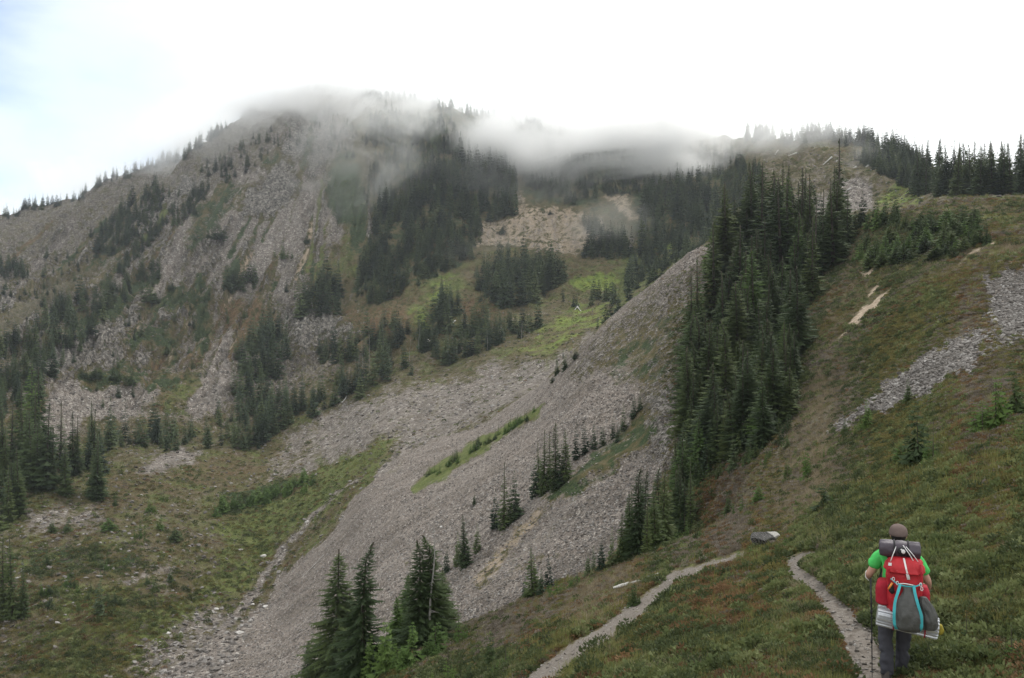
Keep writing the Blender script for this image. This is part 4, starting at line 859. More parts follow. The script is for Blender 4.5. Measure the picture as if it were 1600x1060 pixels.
# ------------------------------------------------------------------ rocks
def rock_mesh(seed, sub=1, flat=.6, jit=.28, name='rock'):
    import bmesh
    bm = bmesh.new(); bmesh.ops.create_icosphere(bm, subdivisions=sub, radius=1)
    rnd = random.Random(seed); ax = [Vector((rnd.gauss(0, 1), rnd.gauss(0, 1), rnd.gauss(0, 1))).normalized() for _ in range(7)]; dd = [rnd.uniform(.55, .85) for _ in ax]
    for v in bm.verts:
        for a, d_ in zip(ax, dd):     # facets
            k = v.co.dot(a)
            if k > d_: v.co -= a*(k-d_)
        v.co *= 1+rnd.uniform(-jit, jit)*.35; v.co.x *= 1.2; v.co.z *= flat
    me = bpy.data.meshes.new(name); bm.to_mesh(me); bm.free(); return me
def rock_mat(name, stops, sc, seams=0, objr=.6, streak=False):
    m, nt = newmat(name); b = NB(nt); tcn = b.n('ShaderNodeTexCoord'); pos = b.n('ShaderNodeNewGeometry').outputs['Position']; oi = b.n('ShaderNodeObjectInfo')
    n = b.noise(pos, sc, 5, .65); f = b.math('MULTIPLY_ADD', oi.outputs['Random'], objr, b.math('MULTIPLY', n, 1-objr)); c = b.ramp(f, stops); h = n
    if streak:   # runs of finer, browner and of fresher, paler stones down the fall line
        ns_ = b.noise(b.n('ShaderNodeMapping', {'Vector': pos, 'Scale': (.06, .16, .06)}).outputs[0], 1.0, 6, .6)
        c = b.mix(b.math('MULTIPLY', b.math('SUBTRACT', ns_, .5, clamp=True), 5, clamp=True), c, b.mix(.4, c, (.090,.078,.062)))
        c = b.mix(b.math('MULTIPLY', b.math('SUBTRACT', .47, ns_, clamp=True), 5, clamp=True), c, b.mix(.35, c, (.34,.315,.29)))
    if seams:
        wv = b.n('ShaderNodeTexWave', {'Vector': b.n('ShaderNodeMapping', {'Vector': tcn.outputs['Object'], 'Rotation': (.5, .9, .2)}).outputs[0], 'Scale': 3.4, 'Distortion': 5.0, 'Detail': 4, 'Detail Scale': 1.6})
        c = b.mix(b.ramp(wv.outputs['Fac'], [(.45, (0,0,0)), (.62, (1,1,1))]), c, b.mix(.85, c, (.035, .033, .034))); h = b.math('MULTIPLY_ADD', wv.outputs['Fac'], -.7, n)
        # a pale weathered cap on one side of the stone
        sx = b.n('ShaderNodeSeparateXYZ', {0: b.n('ShaderNodeVectorMath', {0: tcn.outputs['Object'], 1: (.55, -.1, .83)}, operation='MULTIPLY').outputs[0]})
        d_ = b.math('ADD', b.math('ADD', sx.outputs[0], sx.outputs[2]), b.math('MULTIPLY_ADD', n, .3, -.15))
        c = b.mix(b.math('MULTIPLY_ADD', d_, 12, -4.2, clamp=True), c, (.60, .57, .53))
    bp = b.n('ShaderNodeBump', {'Height': h, 'Strength': .9, 'Distance': .06})
    p_ = b.n('ShaderNodeBsdfPrincipled', {'Base Color': c, 'Roughness': .9, 'Specular IOR Level': .2, 'Normal': bp.outputs[0]}); b.n('ShaderNodeOutputMaterial', {'Surface': p_.outputs[0]}); return m
M_STONE = rock_mat('scree_stone', [(.1, (.070,.062,.056)), (.45, (.145,.130,.120)), (.72, (.215,.198,.185)), (.93, (.46,.44,.42))], 3, streak=True)
M_BOULD = rock_mat('banded_boulder', [(.3, (.10,.095,.09)), (.6, (.24,.23,.22))], 6, 1, 0)
ROCKS = [rock_mesh(i, 1, fl) for i, fl in enumerate((.5, .35, .65, .45))]
for m_ in ROCKS: m_.materials.append(M_STONE)
x, y, z, s = locate(1200, 856)
bo = link('boulder', rock_mesh(53, 4, .78, .05, 'boulder'), None, (x, y+.2, z+.26)); bo.data.materials.append(M_BOULD)
k = 22/F*y/1.05; bo.scale = (k, k, k*1.05); bo.rotation_euler = (0, .18, .3); tag(bo, 'grey banded boulder with a pale top sitting where the trail bends', 'boulder')
for i, (u, v, w, lb) in enumerate([(374,989,12,'largest pale rock at the edge of the scree, lower left'),(412,888,10,'pale rock beside the thin stream bed'),(338,952,8,'pale rock on the green valley floor'),(263,990,8,'pale rock low on the green valley floor, left'),(272,981,6,'small pale rock above the low left one'),
        (480,830,7,'small pale rock high on the stream bed edge'),(415,948,8,'white rock on the scree just below the green edge'),(395,945,7,'white rock beside the scree edge, left of the other'),(1018,900,7,'small pale stone on the grey meadow near the white log'),
        (690,824,6,'lone pale stone on the middle scree'),(1061,752,6,'pale stone in the rocky gully'),(1074,690,16,'pale block of bedrock showing below the spur stand'),(1068,640,8,'small pale block of bedrock left of the spur stand'),(1082,700,10,'lower pale block of bedrock below the spur stand')]):
    x, y, z, s = locate(u, v, -1 if u > 1000 and v > 880 else (5 if u > 600 else FARR if v < 900 and u < 500 else 5))
    o = link('rock', rock_mesh(60+i, 2, .6, .2), None, (x, y, z+.05)); o.data.materials.append(rock_mat('pale_rock', [(.2, (.34,.32,.30)), (.7, (.60,.57,.54))], 2, 0, 0) if i == 0 else bpy.data.materials['pale_rock'])
    k = w/2/F*y; o.scale = (k, k, k*(1.6 if w == 16 else 1)); o.rotation_euler = (0, 0, i*1.3); tag(o, lb, 'rock')
# ------------------------------------------------------------------ loose cover: stones, grass, heath
nr = np.random.default_rng(5)
cellw = np.zeros((NR-1, NC-1)); DY = np.diff(YY, axis=0)[:, :-1]; DX = (YY[:-1, :-1]/F)*np.diff(U)[None, :]
AREA = DY*DX*np.sqrt(1+(np.diff(ZZ, axis=0)[:, :-1]/np.maximum(DY, 1e-3))**2)
APX = np.abs(np.diff(VV, axis=0)[:, :-1])*np.diff(U)[None, :]
INF = ((UU > -60) & (UU < 1660) & (VV < 1110) & VIS)[:-1, :-1]
def pick(wt_, n):
    w_ = (wt_/wt_.sum()).ravel(); idx = nr.choice(w_.size, n, p=w_); i, j = np.divmod(idx, NC-1); a = nr.random(n); b_ = nr.random(n)
    def f(M): return (M[i, j]*(1-a)+M[i+1, j]*a)*(1-b_)+(M[i, j+1]*(1-a)+M[i+1, j+1]*a)*b_
    return np.stack([f(XX), f(YY), f(ZZ)], 1), i, j
def stones(name, wt_, n, s0, s1, label, meshes=None, pw=3.0, sink=.1):
    P, i, j = pick(wt_, n); sz = s0+(s1-s0)*nr.random(n)**pw*1.0; sz = sz[:, None]*np.ones((1, 3)); P[:, 2] += sz[:, 0]*.5*(1-sink)-sz[:, 0]*.35
    R = np.stack([nr.normal(0, .35, n), nr.normal(0, .35, n), nr.uniform(0, 6.28, n)], 1)
    o = scatter(name, P, R, sz*.5, nr.integers(0, len(ROCKS), n), meshes or ROCKS); tag(o, label, 'stones'); return o
Sg = SS[:-1, :-1]; Cs = C['scree'][:-1, :-1]
stones('scree_stones', INF*APX*(Sg > 5)*(SL[:-1, :-1] < 10)*(Cs > .3)*Cs*(.5+np.sqrt(YY[:-1, :-1]/150)), 42000, .12, .48, 'loose grey stones covering the middle scree slope')
stones('scree_stones', INF*APX*(UU[:-1, :-1] > 1260)*(SL[:-1, :-1] < 10)*(Cs > .25)*Cs, 11000, .07, .38, 'loose pale stones in the scree band on the right', pw=2.0)
stones('talus_stones', INF*APX*(SL[:-1, :-1] >= 10)*(Cs > .12)*Cs, 12000, .4, 1.4, 'scattered stones of the far talus and valley floor', pw=3)
M_TST = rock_mat('trail_stone', [(.1, (.13,.115,.10)), (.5, (.23,.205,.185)), (.9, (.38,.36,.34))], 30)
TROCK = [recolour(m_, M_TST, 'trail_stone') for m_ in ROCKS]
stones('trail_stones', INF*(AREA+APX*.002)*(TR[:-1, :-1] > .3), 1500, .015, .085, 'small stones lying on the trodden trail', TROCK, pw=3)
stones('bank_stones', INF*APX*(Sg > 5)*(SL[:-1, :-1] < 10)*((C['grey']+C['rock'])[:-1, :-1] > .3)*(UU[:-1, :-1] < 1110), 9000, .09, .42, 'stones on the eroded bank and rocky rib')
# tufts
def tuft_mat(name, stops, sc=.8, tr=.3): return leaf_mat(name, stops, sc, tr, .45)
T_GR = tuft_mat('grass_green', [(.15, (.085,.090,.028)), (.5, (.155,.160,.050)), (.85, (.25,.24,.09))])
T_DRY = tuft_mat('grass_dry', [(.15, (.125,.100,.058)), (.5, (.23,.185,.115)), (.85, (.35,.29,.20))])
T_OL = tuft_mat('heath_olive', [(.15, (.060,.057,.020)), (.5, (.125,.113,.038)), (.85, (.21,.175,.058))])
T_RU = tuft_mat('heath_rust', [(.15, (.075,.046,.024)), (.5, (.155,.092,.044)), (.85, (.25,.145,.07))])
T_LF = tuft_mat('leafy_herb', [(.15, (.068,.092,.034)), (.5, (.125,.150,.055)), (.85, (.21,.225,.10))])
T_GY = tuft_mat('heath_grey', [(.15, (.090,.074,.058)), (.5, (.165,.138,.110)), (.85, (.25,.22,.185))])
T_SH = tuft_mat('shrub_dark', [(.15, (.034,.048,.020)), (.5, (.068,.086,.034)), (.85, (.12,.135,.055))])
def blades(seed, n, h, spread, w, mat):
    rnd = random.Random(seed); V = []; Fc = []
    for i in range(n):
        a = rnd.uniform(0, 6.28); r = spread*math.sqrt(rnd.random()); o = Vector((math.cos(a)*r, math.sin(a)*r, -.02)); a2 = a+rnd.uniform(-.9, .9); hh = h*rnd.uniform(.5, 1.1); b_ = rnd.uniform(.15, .7)*hh
        d = Vector((math.cos(a2), math.sin(a2), 0)); s_ = Vector((-d.y, d.x, 0))*w; m_ = o+d*b_*.35+Vector((0, 0, hh*.62)); e = o+d*b_+Vector((0, 0, hh))
        V.extend([o-s_, o+s_, m_+s_*.7, m_-s_*.7, e]); k = len(V)-5; Fc.extend([(k, k+1, k+2, k+3), (k+3, k+2, k+4)])
    return mesh_from('tuft', V, Fc, [mat])
def heath(seed, n, R, h, lf, mat):
    rnd = random.Random(seed); V = []; Fc = []
    for i in range(n):
        a = rnd.uniform(0, 6.28); q = math.sqrt(rnd.random()); r = R*q; hh = h*(1-.7*q*q)*rnd.uniform(.55, 1.05); c = Vector((math.cos(a)*r, math.sin(a)*r, hh))
        d = Vector((math.cos(a)*q+rnd.uniform(-.6, .6), math.sin(a)*q+rnd.uniform(-.6, .6), rnd.uniform(.2, 1.1))).normalized(); s_ = d.orthogonal().normalized(); s_.rotate(Matrix.Rotation(rnd.uniform(0, 6.28), 3, d)); l = lf*rnd.uniform(.6, 1.4)
        V.extend([c-d*l*.5, c+s_*l*.32, c+d*l*.6, c-s_*l*.32]); k = len(V)-4; Fc.append((k, k+1, k+2, k+3))
    return mesh_from('tuft', V, Fc, [mat])
TUFTS = [blades(1, 26, .22, .09, .004, T_GR), blades(2, 22, .26, .08, .0035, T_DRY), heath(3, 90, .17, .13, .042, T_OL), heath(4, 90, .16, .12, .040, T_RU), heath(5, 48, .15, .17, .075, T_LF), heath(6, 80, .17, .12, .040, T_GY), heath(7, 80, .2, .2, .06, T_SH), blades(8, 20, .34, .10, .006, T_GR), blades(9, 18, .20, .12, .004, T_DRY), heath(10, 150, .32, .34, .085, T_LF), heath(11, 160, .30, .28, .060, T_RU), heath(12, 190, .36, .40, .070, T_SH)]
def tufts(name, wt_, n, s0, s1, label):
    P, i, j = pick(wt_, n); g = lambda c: C[c][i, j]; nn = lambda sc, sd: .5+.5*fbm(P[:, 0], P[:, 1], sc, 3, sd)
    w_ = np.stack([.04+g('green')*.55*nn(1.2, 31)+g('bright')*2, .10+g('grey')*2.4+g('rock')*.3, .70+.4*nn(2, 32), .16+g('rust')*1.9*nn(3.0, 33)**1.5*1.6, .34+g('green')*1.0*nn(.8, 34), .12+g('grey')*1.8, .18+g('shrub')*3+.5*(nn(1.7, 36) > .58), .02+g('green')*.25, .04+g('grey')*.9, .010+0*g('grey'), .006+.02*g('rust'), .006+.03*g('shrub')], 1)
    for k, sd in enumerate(range(40, 52)): w_[:, k] *= np.clip(.5+fbm(P[:, 0], P[:, 1], (.8+.25*k)*np.clip(P[:, 1]/14, 1, 6), 3, sd)*2.0, .03, 2)**1.8
    w_ = np.cumsum(w_/w_.sum(1, keepdims=True), 1); vid = (nr.random(n)[:, None] > w_).sum(1).clip(0, 11)
    sz = (s0+(s1-s0)*nr.random(n)**1.5)*np.clip(.42+P[:, 1]/32, .6, 1); sz = np.where(vid >= 9, np.minimum(sz, .8), sz); sz3 = np.stack([sz, sz, sz*nr.uniform(.7, 1.2, n)], 1)
    R = np.stack([nr.normal(0, .12, n), nr.normal(0, .12, n), nr.uniform(0, 6.28, n)], 1)
    o = scatter(name, P, R, sz3, vid, TUFTS); tag(o, label, 'ground cover'); return o
notr = (TR[:-1, :-1] < .30)*((TRD[:-1, :-1] < .5)+(YY[:-1, :-1] < 18)+(nr.random(TRD[:-1, :-1].shape) < .08) > 0)
nsc = 1-np.clip((Cs*1.35+C['soil'][:-1, :-1]*2.2), 0, 1)
near0 = INF*notr*nsc
YS = YY[:-1, :-1]; SLc = SL[:-1, :-1]; US = UU[:-1, :-1]
fade = np.clip((US-1030)/50, 0, 1); fade = np.where(Sg < 4.6, 1, fade)
tufts('heath_and_grass', near0*APX*(Sg < 4.3)*(YS < 22), 60000, .55, 1.05, 'low heath, grass and herbs covering the near hillside')
tufts('heath_and_grass', near0*APX*(YS >= 20)*(YS < 75)*(SLc < 9.3)*fade, 46000, .75, 1.6, 'low heath and grass farther down the hillside')
tufts('slope_heath', near0*APX*(YS >= 70)*(SLc < 9.3)*fade, 32000, 1.3, 3.0, 'rough heath on the slope below the crest')
tufts('valley_heath', INF*nsc*APX*(SLc >= 10)*(Sg < 13.6), 17000, 2.2, 4.6, 'rough heath and grass on the valley floor')
tufts('mountain_heath', INF*nsc*APX*(Sg >= 13.5)*(Sg < 17)*(C['rock'][:-1, :-1] < .5), 8000, 3.0, 6.5, 'rough low heath on the mountainside')

# ------------------------------------------------------------------ labels that single out each member of a group of look-alikes
ORD = 'first second third fourth fifth sixth seventh eighth ninth tenth eleventh twelfth thirteenth fourteenth fifteenth sixteenth seventeenth eighteenth nineteenth twentieth'.split()
def ordn(i): return ORD[i] if i < 20 else f'{i+1}th'
SHORT = {'firs up the gully side': 'green fir up the gully side', 'firs along the far side of the valley': 'fir of the line along the far valley side', 'firs of the dense spur stand': 'dark fir of the dense spur stand', 'firs beyond the grassy crest': 'dark fir beyond the grassy crest', 'firs at the left of the valley floor': 'dark fir at the left of the valley floor',
 'low firs under the spur stand': 'low green fir under the spur stand', 'young firs scattered on the saddle': 'young fir on the grassy saddle', 'shrubs of the valley floor thicket': 'green shrub of the long valley floor thicket',
 'shrubs dotted over the valley floor': 'dark shrub dotted low on the valley floor', 'shrubs of the green strip on the scree': 'green shrub in the strip crossing the scree', 'mats of dwarf fir on the talus': 'dark mat of dwarf fir on the talus',
 'firs at the foot of the gully': 'dark fir at the foot of the gully', 'lone shrubs on the brown valley floor': 'lone low shrub on the brown valley floor', 'fallen trunks on the far right ridge': 'bleached fallen trunk on the far right ridge',
 'white dead logs among the valley firs': 'white dead log among the valley line firs', 'dead trees along the valley': 'slim bare dead tree along the far valley side', 'lone shrubs on the scree': 'tiny dark shrub alone on the middle scree'}
def single_out():
    by = {}
    for o in COL.objects:
        if o.parent is None and o.get('label') and o.get('category') and o.get('kind') is None: by.setdefault((o['label'], o.get('group')), []).append(o)
    uu = lambda o: o.location.x/o.location.y*F
    vv = lambda o: -o.location.z/o.location.y*F
    for (lb, gr), os_ in by.items():
        if len(os_) < 2: continue
        base = SHORT.get(gr, lb); os_.sort(key=uu)
        if len(os_) <= 14:
            for i, o in enumerate(os_): o['label'] = f'{base}, {ordn(i)} from the left'
            continue
        n = len(os_); nz_ = 3 if n > 40 else 2; names = ['left', 'middle', 'right'] if nz_ == 3 else ['left', 'right']
        for a in range(nz_):
            col_ = os_[a*n//nz_:(a+1)*n//nz_]; col_.sort(key=vv); m_ = len(col_); nv = 3 if n > 90 else 2; vn = ['upper', 'central', 'lower'] if nv == 3 else ['upper', 'lower']
            for c_ in range(nv):
                cell = sorted(col_[c_*m_//nv:(c_+1)*m_//nv], key=uu)
                for i, o in enumerate(cell): o['label'] = f'{base}, {ordn(i)} from left in {vn[c_]} {names[a]} part'
single_out()
# ------------------------------------------------------------------ the hiker
HX, HY = (1404-CX)/F*9.2, 9.2
HZ = -(1063-CY)/F*9.2; gz = ground_z(HX, HY); print('hiker ground', HZ, gz); HZ = gz+.0
def plain(name, col, rough=.8, spec=.3, metal=0, bump=0, sc=60, var=.25):
    m, nt = newmat(name); b = NB(nt); tcn = b.n('ShaderNodeTexCoord'); n = b.noise(tcn.outputs['Object'], sc*.12, 4, .6); n2 = b.noise(tcn.outputs['Object'], sc, 3, .6)
    c = b.mix(b.math('MULTIPLY', n, 1.0), tuple(x*(1-var) for x in col), tuple(min(1, x*(1+var)) for x in col))
    ins = {'Base Color': c, 'Roughness': rough, 'Specular IOR Level': spec, 'Metallic': metal}
    if bump: ins['Normal'] = b.n('ShaderNodeBump', {'Height': b.math('MULTIPLY_ADD', n, 1.0, b.math('MULTIPLY', n2, .25)), 'Strength': bump, 'Distance': .02}).outputs[0]
    p_ = b.n('ShaderNodeBsdfPrincipled', ins); b.n('ShaderNodeOutputMaterial', {'Surface': p_.outputs[0]}); return m
K_SKIN = plain('skin', (.42,.24,.18), .6); K_SHIRT = plain('green_shirt', (.070,.47,.11), .8, .2, 0, .9, 30, .3); K_TROU = plain('grey_trousers', (.050,.050,.060), .85, .2, 0, 1.0, 30, .35)
K_HAT = plain('brown_hat', (.13,.095,.085), .9, .2, 0, .3); K_HAIR = plain('dark_hair', (.012,.010,.010), .6); K_SHOE = plain('boot_leather', (.08,.07,.065), .7)
K_RED = plain('red_pack_fabric', (.40,.016,.024), .6, .35, 0, 1.0, 45, .45); K_DRED = plain('dark_red_mesh', (.33,.015,.03), .7, .2, 0, .5); K_SACK = plain('grey_sack', (.068,.068,.065), .6, .35, 0, 1.0, 45, .4)
K_TEAL = plain('teal_webbing', (.05,.34,.38), .7); K_ROLL = plain('dark_roll_fabric', (.060,.048,.062), .5, .4, 0, .5); K_SILV = plain('silver_foam', (.50,.51,.54), .3, .6, .5, .3); K_BLK = plain('black_webbing', (.015,.015,.017), .6)
K_WHT = plain('pale_webbing', (.62,.60,.60), .6); K_YEL = plain('yellow_cloth', (.26,.21,.03), .8, .2, 0, .8); K_ORG = plain('orange_plastic', (.75,.25,.05), .5); K_POLE = plain('pole_black', (.025,.025,.028), .35, .5, .3); K_STUD = plain('red_strap', (.32,.02,.04), .7)
def skin_mesh(name, J, E, sub=2):
    names = list(J); me = bpy.data.meshes.new(name+'_rig'); me.from_pydata([J[n][0] for n in names], [(names.index(a), names.index(b_)) for a, b_ in E], []); me.update()
    o = bpy.data.objects.new(name+'_rig', me); COL.objects.link(o); md = o.modifiers.new('s', 'SKIN'); md.use_smooth_shade = True
    for i, n in enumerate(names):
        r = J[n][1]; sv = me.skin_vertices[0].data[i]; sv.radius = (r, r) if not isinstance(r, tuple) else r; sv.use_root = (i == 0)
    ss = o.modifiers.new('u', 'SUBSURF'); ss.levels = sub; ss.render_levels = sub
    bpy.context.view_layer.update(); dg = bpy.context.evaluated_depsgraph_get(); m2 = bpy.data.meshes.new_from_object(o.evaluated_get(dg)); m2.name = name
    bpy.data.objects.remove(o); bpy.data.meshes.remove(me); return m2
def join_meshes(name, parts, mats):
    import bmesh
    bm = bmesh.new()
    for me, mi in parts:
        n0 = len(bm.faces); bm.from_mesh(me); bm.faces.ensure_lookup_table()
        for f in bm.faces[n0:]: f.material_index = mi
    m2 = bpy.data.meshes.new(name); bm.to_mesh(m2); bm.free()
    for m_ in mats: m2.materials.append(m_)
    m2.polygons.foreach_set('use_smooth', np.ones(len(m2.polygons), bool)); return m2
def setm(me, *mats):
    me.materials.clear()
    for m_ in mats: me.materials.append(m_)
    me.polygons.foreach_set('material_index', np.zeros(len(me.polygons), np.int32)); return me
def tube(name, pts, rad, mat, n=8, flat=1.0, closed=False):
    V = []; Fc = []; P_ = [Vector(p) for p in pts]
    if not isinstance(rad, (list, tuple)): rad = [rad]*len(P_)
    up = None
    for i, p in enumerate(P_):
        d = (P_[min(i+1, len(P_)-1)]-P_[max(i-1, 0)]).normalized()
        if up is None: up = d.orthogonal().normalized()
        up = (up-d*up.dot(d)).normalized(); s_ = d.cross(up)
        for k in range(n):
            a = k*2*math.pi/n; V.append(p+(up*math.cos(a)+s_*math.sin(a)*flat)*rad[i])
    for i in range(len(P_)-1):
        for k in range(n): Fc.append((i*n+k, i*n+(k+1)%n, (i+1)*n+(k+1)%n, (i+1)*n+k))
    Fc.append(tuple(range(n-1, -1, -1))); Fc.append(tuple((len(P_)-1)*n+k for k in range(n)))
    return mesh_from(name, V, Fc, [mat], True)
def curve_pts(pts, n=24):
    P_ = np.array(pts, float); t = np.arange(len(P_)); T = np.linspace(0, len(P_)-1, n); return pchip(t, P_, T)
def ribbon(name, pts, w, mat, th=.004, ax=(1, 0, 0)):
    """flat webbing strap along pts, width along ax"""
    V = []; Fc = []; P_ = [Vector(p) for p in pts]; A = Vector(ax).normalized()*w/2
    for i, p in enumerate(P_):
        d = (P_[min(i+1, len(P_)-1)]-P_[max(i-1, 0)]).normalized(); nn_ = d.cross(A).normalized()*th/2
        V.extend([p-A-nn_, p+A-nn_, p+A+nn_, p-A+nn_])
    for i in range(len(P_)-1):
        for k in range(4): Fc.append((i*4+k, i*4+(k+1)%4, (i+1)*4+(k+1)%4, (i+1)*4+k))
    Fc.append((3, 2, 1, 0)); e = (len(P_)-1)*4; Fc.append((e, e+1, e+2, e+3)); return mesh_from(name, V, Fc, [mat], False)
def lofted(name, rings, mat, n=36, p=2.6, wr=.0, seed=0, cap=True):
    """rings: (z, cx, cy, half width, half depth); superellipse sections with folds"""
    R_ = np.array(rings, float); T = np.linspace(0, len(R_)-1, 30); Q = pchip(np.arange(len(R_)), R_, T); V = []; Fc = []
    for i, (z, cx, cy, hw, hd) in enumerate(Q):
        for k in range(n):
            a = 2*math.pi*k/n; c, s_ = math.cos(a), math.sin(a); ex = 2/p
            f = 1+wr*float(gnoise(a*2.2+seed, z*11+seed*3.1, seed))+wr*.8*float(gnoise(a*5+z*14, z*7, seed+5))
            V.append(Vector((cx+hw*f*math.copysign(abs(c)**ex, c), cy+hd*f*math.copysign(abs(s_)**ex, s_), z)))
    m_ = len(Q)
    for i in range(m_-1):
        for k in range(n): Fc.append((i*n+k, i*n+(k+1)%n, (i+1)*n+(k+1)%n, (i+1)*n+k))
    if cap: Fc.append(tuple(range(n-1, -1, -1))); Fc.append(tuple((m_-1)*n+k for k in range(n)))
    return mesh_from(name, V, Fc, [mat], True)
def sphere(name, c, r, mat, sc=(1, 1, 1), n=16):
    import bmesh
    bm = bmesh.new(); bmesh.ops.create_uvsphere(bm, u_segments=n, v_segments=n*3//4, radius=r)
    for v in bm.verts: v.co = Vector((v.co.x*sc[0], v.co.y*sc[1], v.co.z*sc[2]))+Vector(c)
    me = bpy.data.meshes.new(name); bm.to_mesh(me); bm.free(); me.materials.append(mat); me.polygons.foreach_set('use_smooth', np.ones(len(me.polygons), bool)); return me
ROOT = Vector((HX, HY, HZ))
hk = empty('person', ROOT, math.radians(-23)); tag(hk, 'hiker seen from behind in a bright green T-shirt, brown cap and dark grey trousers', 'person')
def hj(name, **k): pass
fzl = ground_z(HX-.12, HY-.12)-HZ; fzr = ground_z(HX+.05, HY+.16)-HZ
J = {'pelvis': ((-.02,0,.95),.13), 'waist': ((-.01,.01,1.10),.125), 'chest': ((0,.02,1.30),.15), 'neckb': ((.0,.02,1.475),.075), 'neck': ((.0,.04,1.54),.056),
     'skull': ((.0,.055,1.60),.07),
     'shl': ((-.17,.01,1.42),.062), 'ell': ((-.315,-.03,1.18),.043), 'wrl': ((-.31,.17,1.10),.028), 'pal': ((-.300,.235,1.10),(.030,.020)),
     'shr': ((.17,.01,1.42),.062), 'elr': ((.305,.0,1.16),.043), 'wrr': ((.315,.16,1.03),.028), 'par': ((.305,.23,1.02),(.030,.020)),
     'hil': ((-.12,.0,.90),.088), 'knl': ((-.125,.03,.50),.055), 'anl': ((-.125,-.10,.10+fzl),.038), 'tol': ((-.135,.05,.04+fzl),.035),
     'hir': ((.08,.0,.90),.088), 'knr': ((.055,.10,.50),.055), 'anr': ((.04,.14,.10+fzr),.038), 'tor': ((.045,.30,.04+fzr),.035)}
E = [('pelvis','waist'),('waist','chest'),('chest','neckb'),('neckb','neck'),('neck','skull'),('chest','shl'),('shl','ell'),('ell','wrl'),('wrl','pal'),('chest','shr'),('shr','elr'),('elr','wrr'),('wrr','par'),
     ('pelvis','hil'),('hil','knl'),('knl','anl'),('anl','tol'),('pelvis','hir'),('hir','knr'),('knr','anr'),('anr','tor')]
parts = [(skin_mesh('body', J, E), 0)]
def hand(pal, sg, dirn):
    P0 = Vector(pal)
    for i, (oz, ln) in enumerate(((.026,.070),(.009,.080),(-.008,.075),(-.024,.060))):   # fingers curl round the grip
        a = P0+Vector((0, .012, oz)); b_ = a+Vector((sg*.022, ln*.42, 0)); c = b_+Vector((-sg*.030, ln*.10, 0)); d = c+Vector((-sg*.012, -ln*.32, 0))
        parts.append((tube('finger', [a, a.lerp(b_, .5), b_, c, d], [.0095,.0092,.0088,.0082,.007], K_SKIN, 8), 0))
    a = P0+Vector((-sg*.012, -.018, .028)); parts.append((tube('thumb', [a, a+Vector((-sg*.02, .022, .016)), a+Vector((-sg*.012, .050, .012))], [.011,.010,.008], K_SKIN, 8), 0))
hand((-.300,.235,1.10), -1, None); hand((.305,.23,1.02), 1, None)
# head: skull with jaw, nose, brow, ears
hd = sphere('head', (0,0,0), 1.0, K_SKIN, n=28)
for v in hd.vertices:
    x, y, z = v.co; w_ = 1-.22*max(0, -z)**1.5; xx, yy_, zz_ = x*.076*w_, y*.096*(1-.10*max(0, -z)), z*.118
    if y > 0: yy_ += .022*math.exp(-((x/.16)**2+((z+.12)/.22)**2)); yy_ -= .010*math.exp(-(((abs(x)-.38)/.16)**2+((z-.08)/.13)**2)); yy_ += .006*math.exp(-((x/.3)**2+((z+.52)/.08)**2)); yy_ += .008*math.exp(-((x/.3)**2+((z+.85)/.15)**2))
    v.co = Vector((xx+.0, yy_+.062, zz_+1.655))
parts.append((hd, 0))
for sg in (-1, 1): parts.append((sphere('ear', (sg*.078,.055,1.645), .028, K_SKIN, (.35,.75,1.1), 10), 0))
link('body', join_meshes('body', parts, [K_SKIN]), hk)
for sg in (-1, 1): link('eye', sphere('eye', (sg*.030,.142,1.664), .011, K_WHT, n=10), hk)
link('hair', sphere('hair', (0,.045,1.660), .1, K_HAIR, (.83,.97,1.0), 20), hk)
# trousers
TJ = {'pelvis': ((-.02,-.005,.98),.155), 'hil': ((-.115,-.005,.88),.118), 'knl': ((-.135,.02,.50),.085), 'cul': ((-.125,-.095,.12+fzl),.078), 'eel': ((-.125,-.10,.06+fzl),.082), 'hir': ((.075,-.005,.88),.118), 'knr': ((.055,.09,.50),.083), 'cur': ((.04,.13,.12+fzr),.076), 'eer': ((.04,.135,.06+fzr),.080)}
tr = setm(skin_mesh('trousers', TJ, [('pelvis','hil'),('hil','knl'),('knl','cul'),('cul','eel'),('pelvis','hir'),('hir','knr'),('knr','cur'),('cur','eer')], 3), K_TROU)
for v in tr.vertices:
    q = gnoise(np.array([v.co.x*14+v.co.z*5]), np.array([v.co.z*13+v.co.y*6]), 3)[0]; v.co += v.co.normalized()*0+Vector((v.co.x+.03, v.co.y, 0)).normalized()*q*.018*(1.7 if v.co.z < .35 else 1)
link('trousers', tr, hk)
SJ = {'hem': ((-.01,.0,.94),.185), 'waist': ((-.01,.0,1.10),.18), 'chest': ((0,.0,1.30),.20), 'neckb': ((0,.02,1.475),(.085,.075)), 'shl': ((-.175,.0,1.425),.082), 'sll': ((-.300,-.02,1.265),.082), 'shr': ((.175,.0,1.425),.082), 'slr': ((.285,.0,1.225),.078)}
SHIRT = setm(skin_mesh('shirt', SJ, [('hem','waist'),('waist','chest'),('chest','neckb'),('chest','shl'),('shl','sll'),('chest','shr'),('shr','slr')], 3), K_SHIRT)
for v in SHIRT.vertices:
    q = gnoise(np.array([v.co.x*13+v.co.z*4]), np.array([v.co.z*11+v.co.y*8]), 8)[0]; v.co += Vector((v.co.x, v.co.y, 0)).normalized()*q*.014
link('shirt', SHIRT, hk)
cap = lofted('cap', [(1.655,0,.05,.096,.112),(1.675,0,.05,.101,.116),(1.70,0,.05,.098,.113),(1.735,0,.05,.086,.099),(1.765,0,.05,.058,.068),(1.782,0,.05,.015,.018)], K_HAT, 28, 2.05, .02, 2)
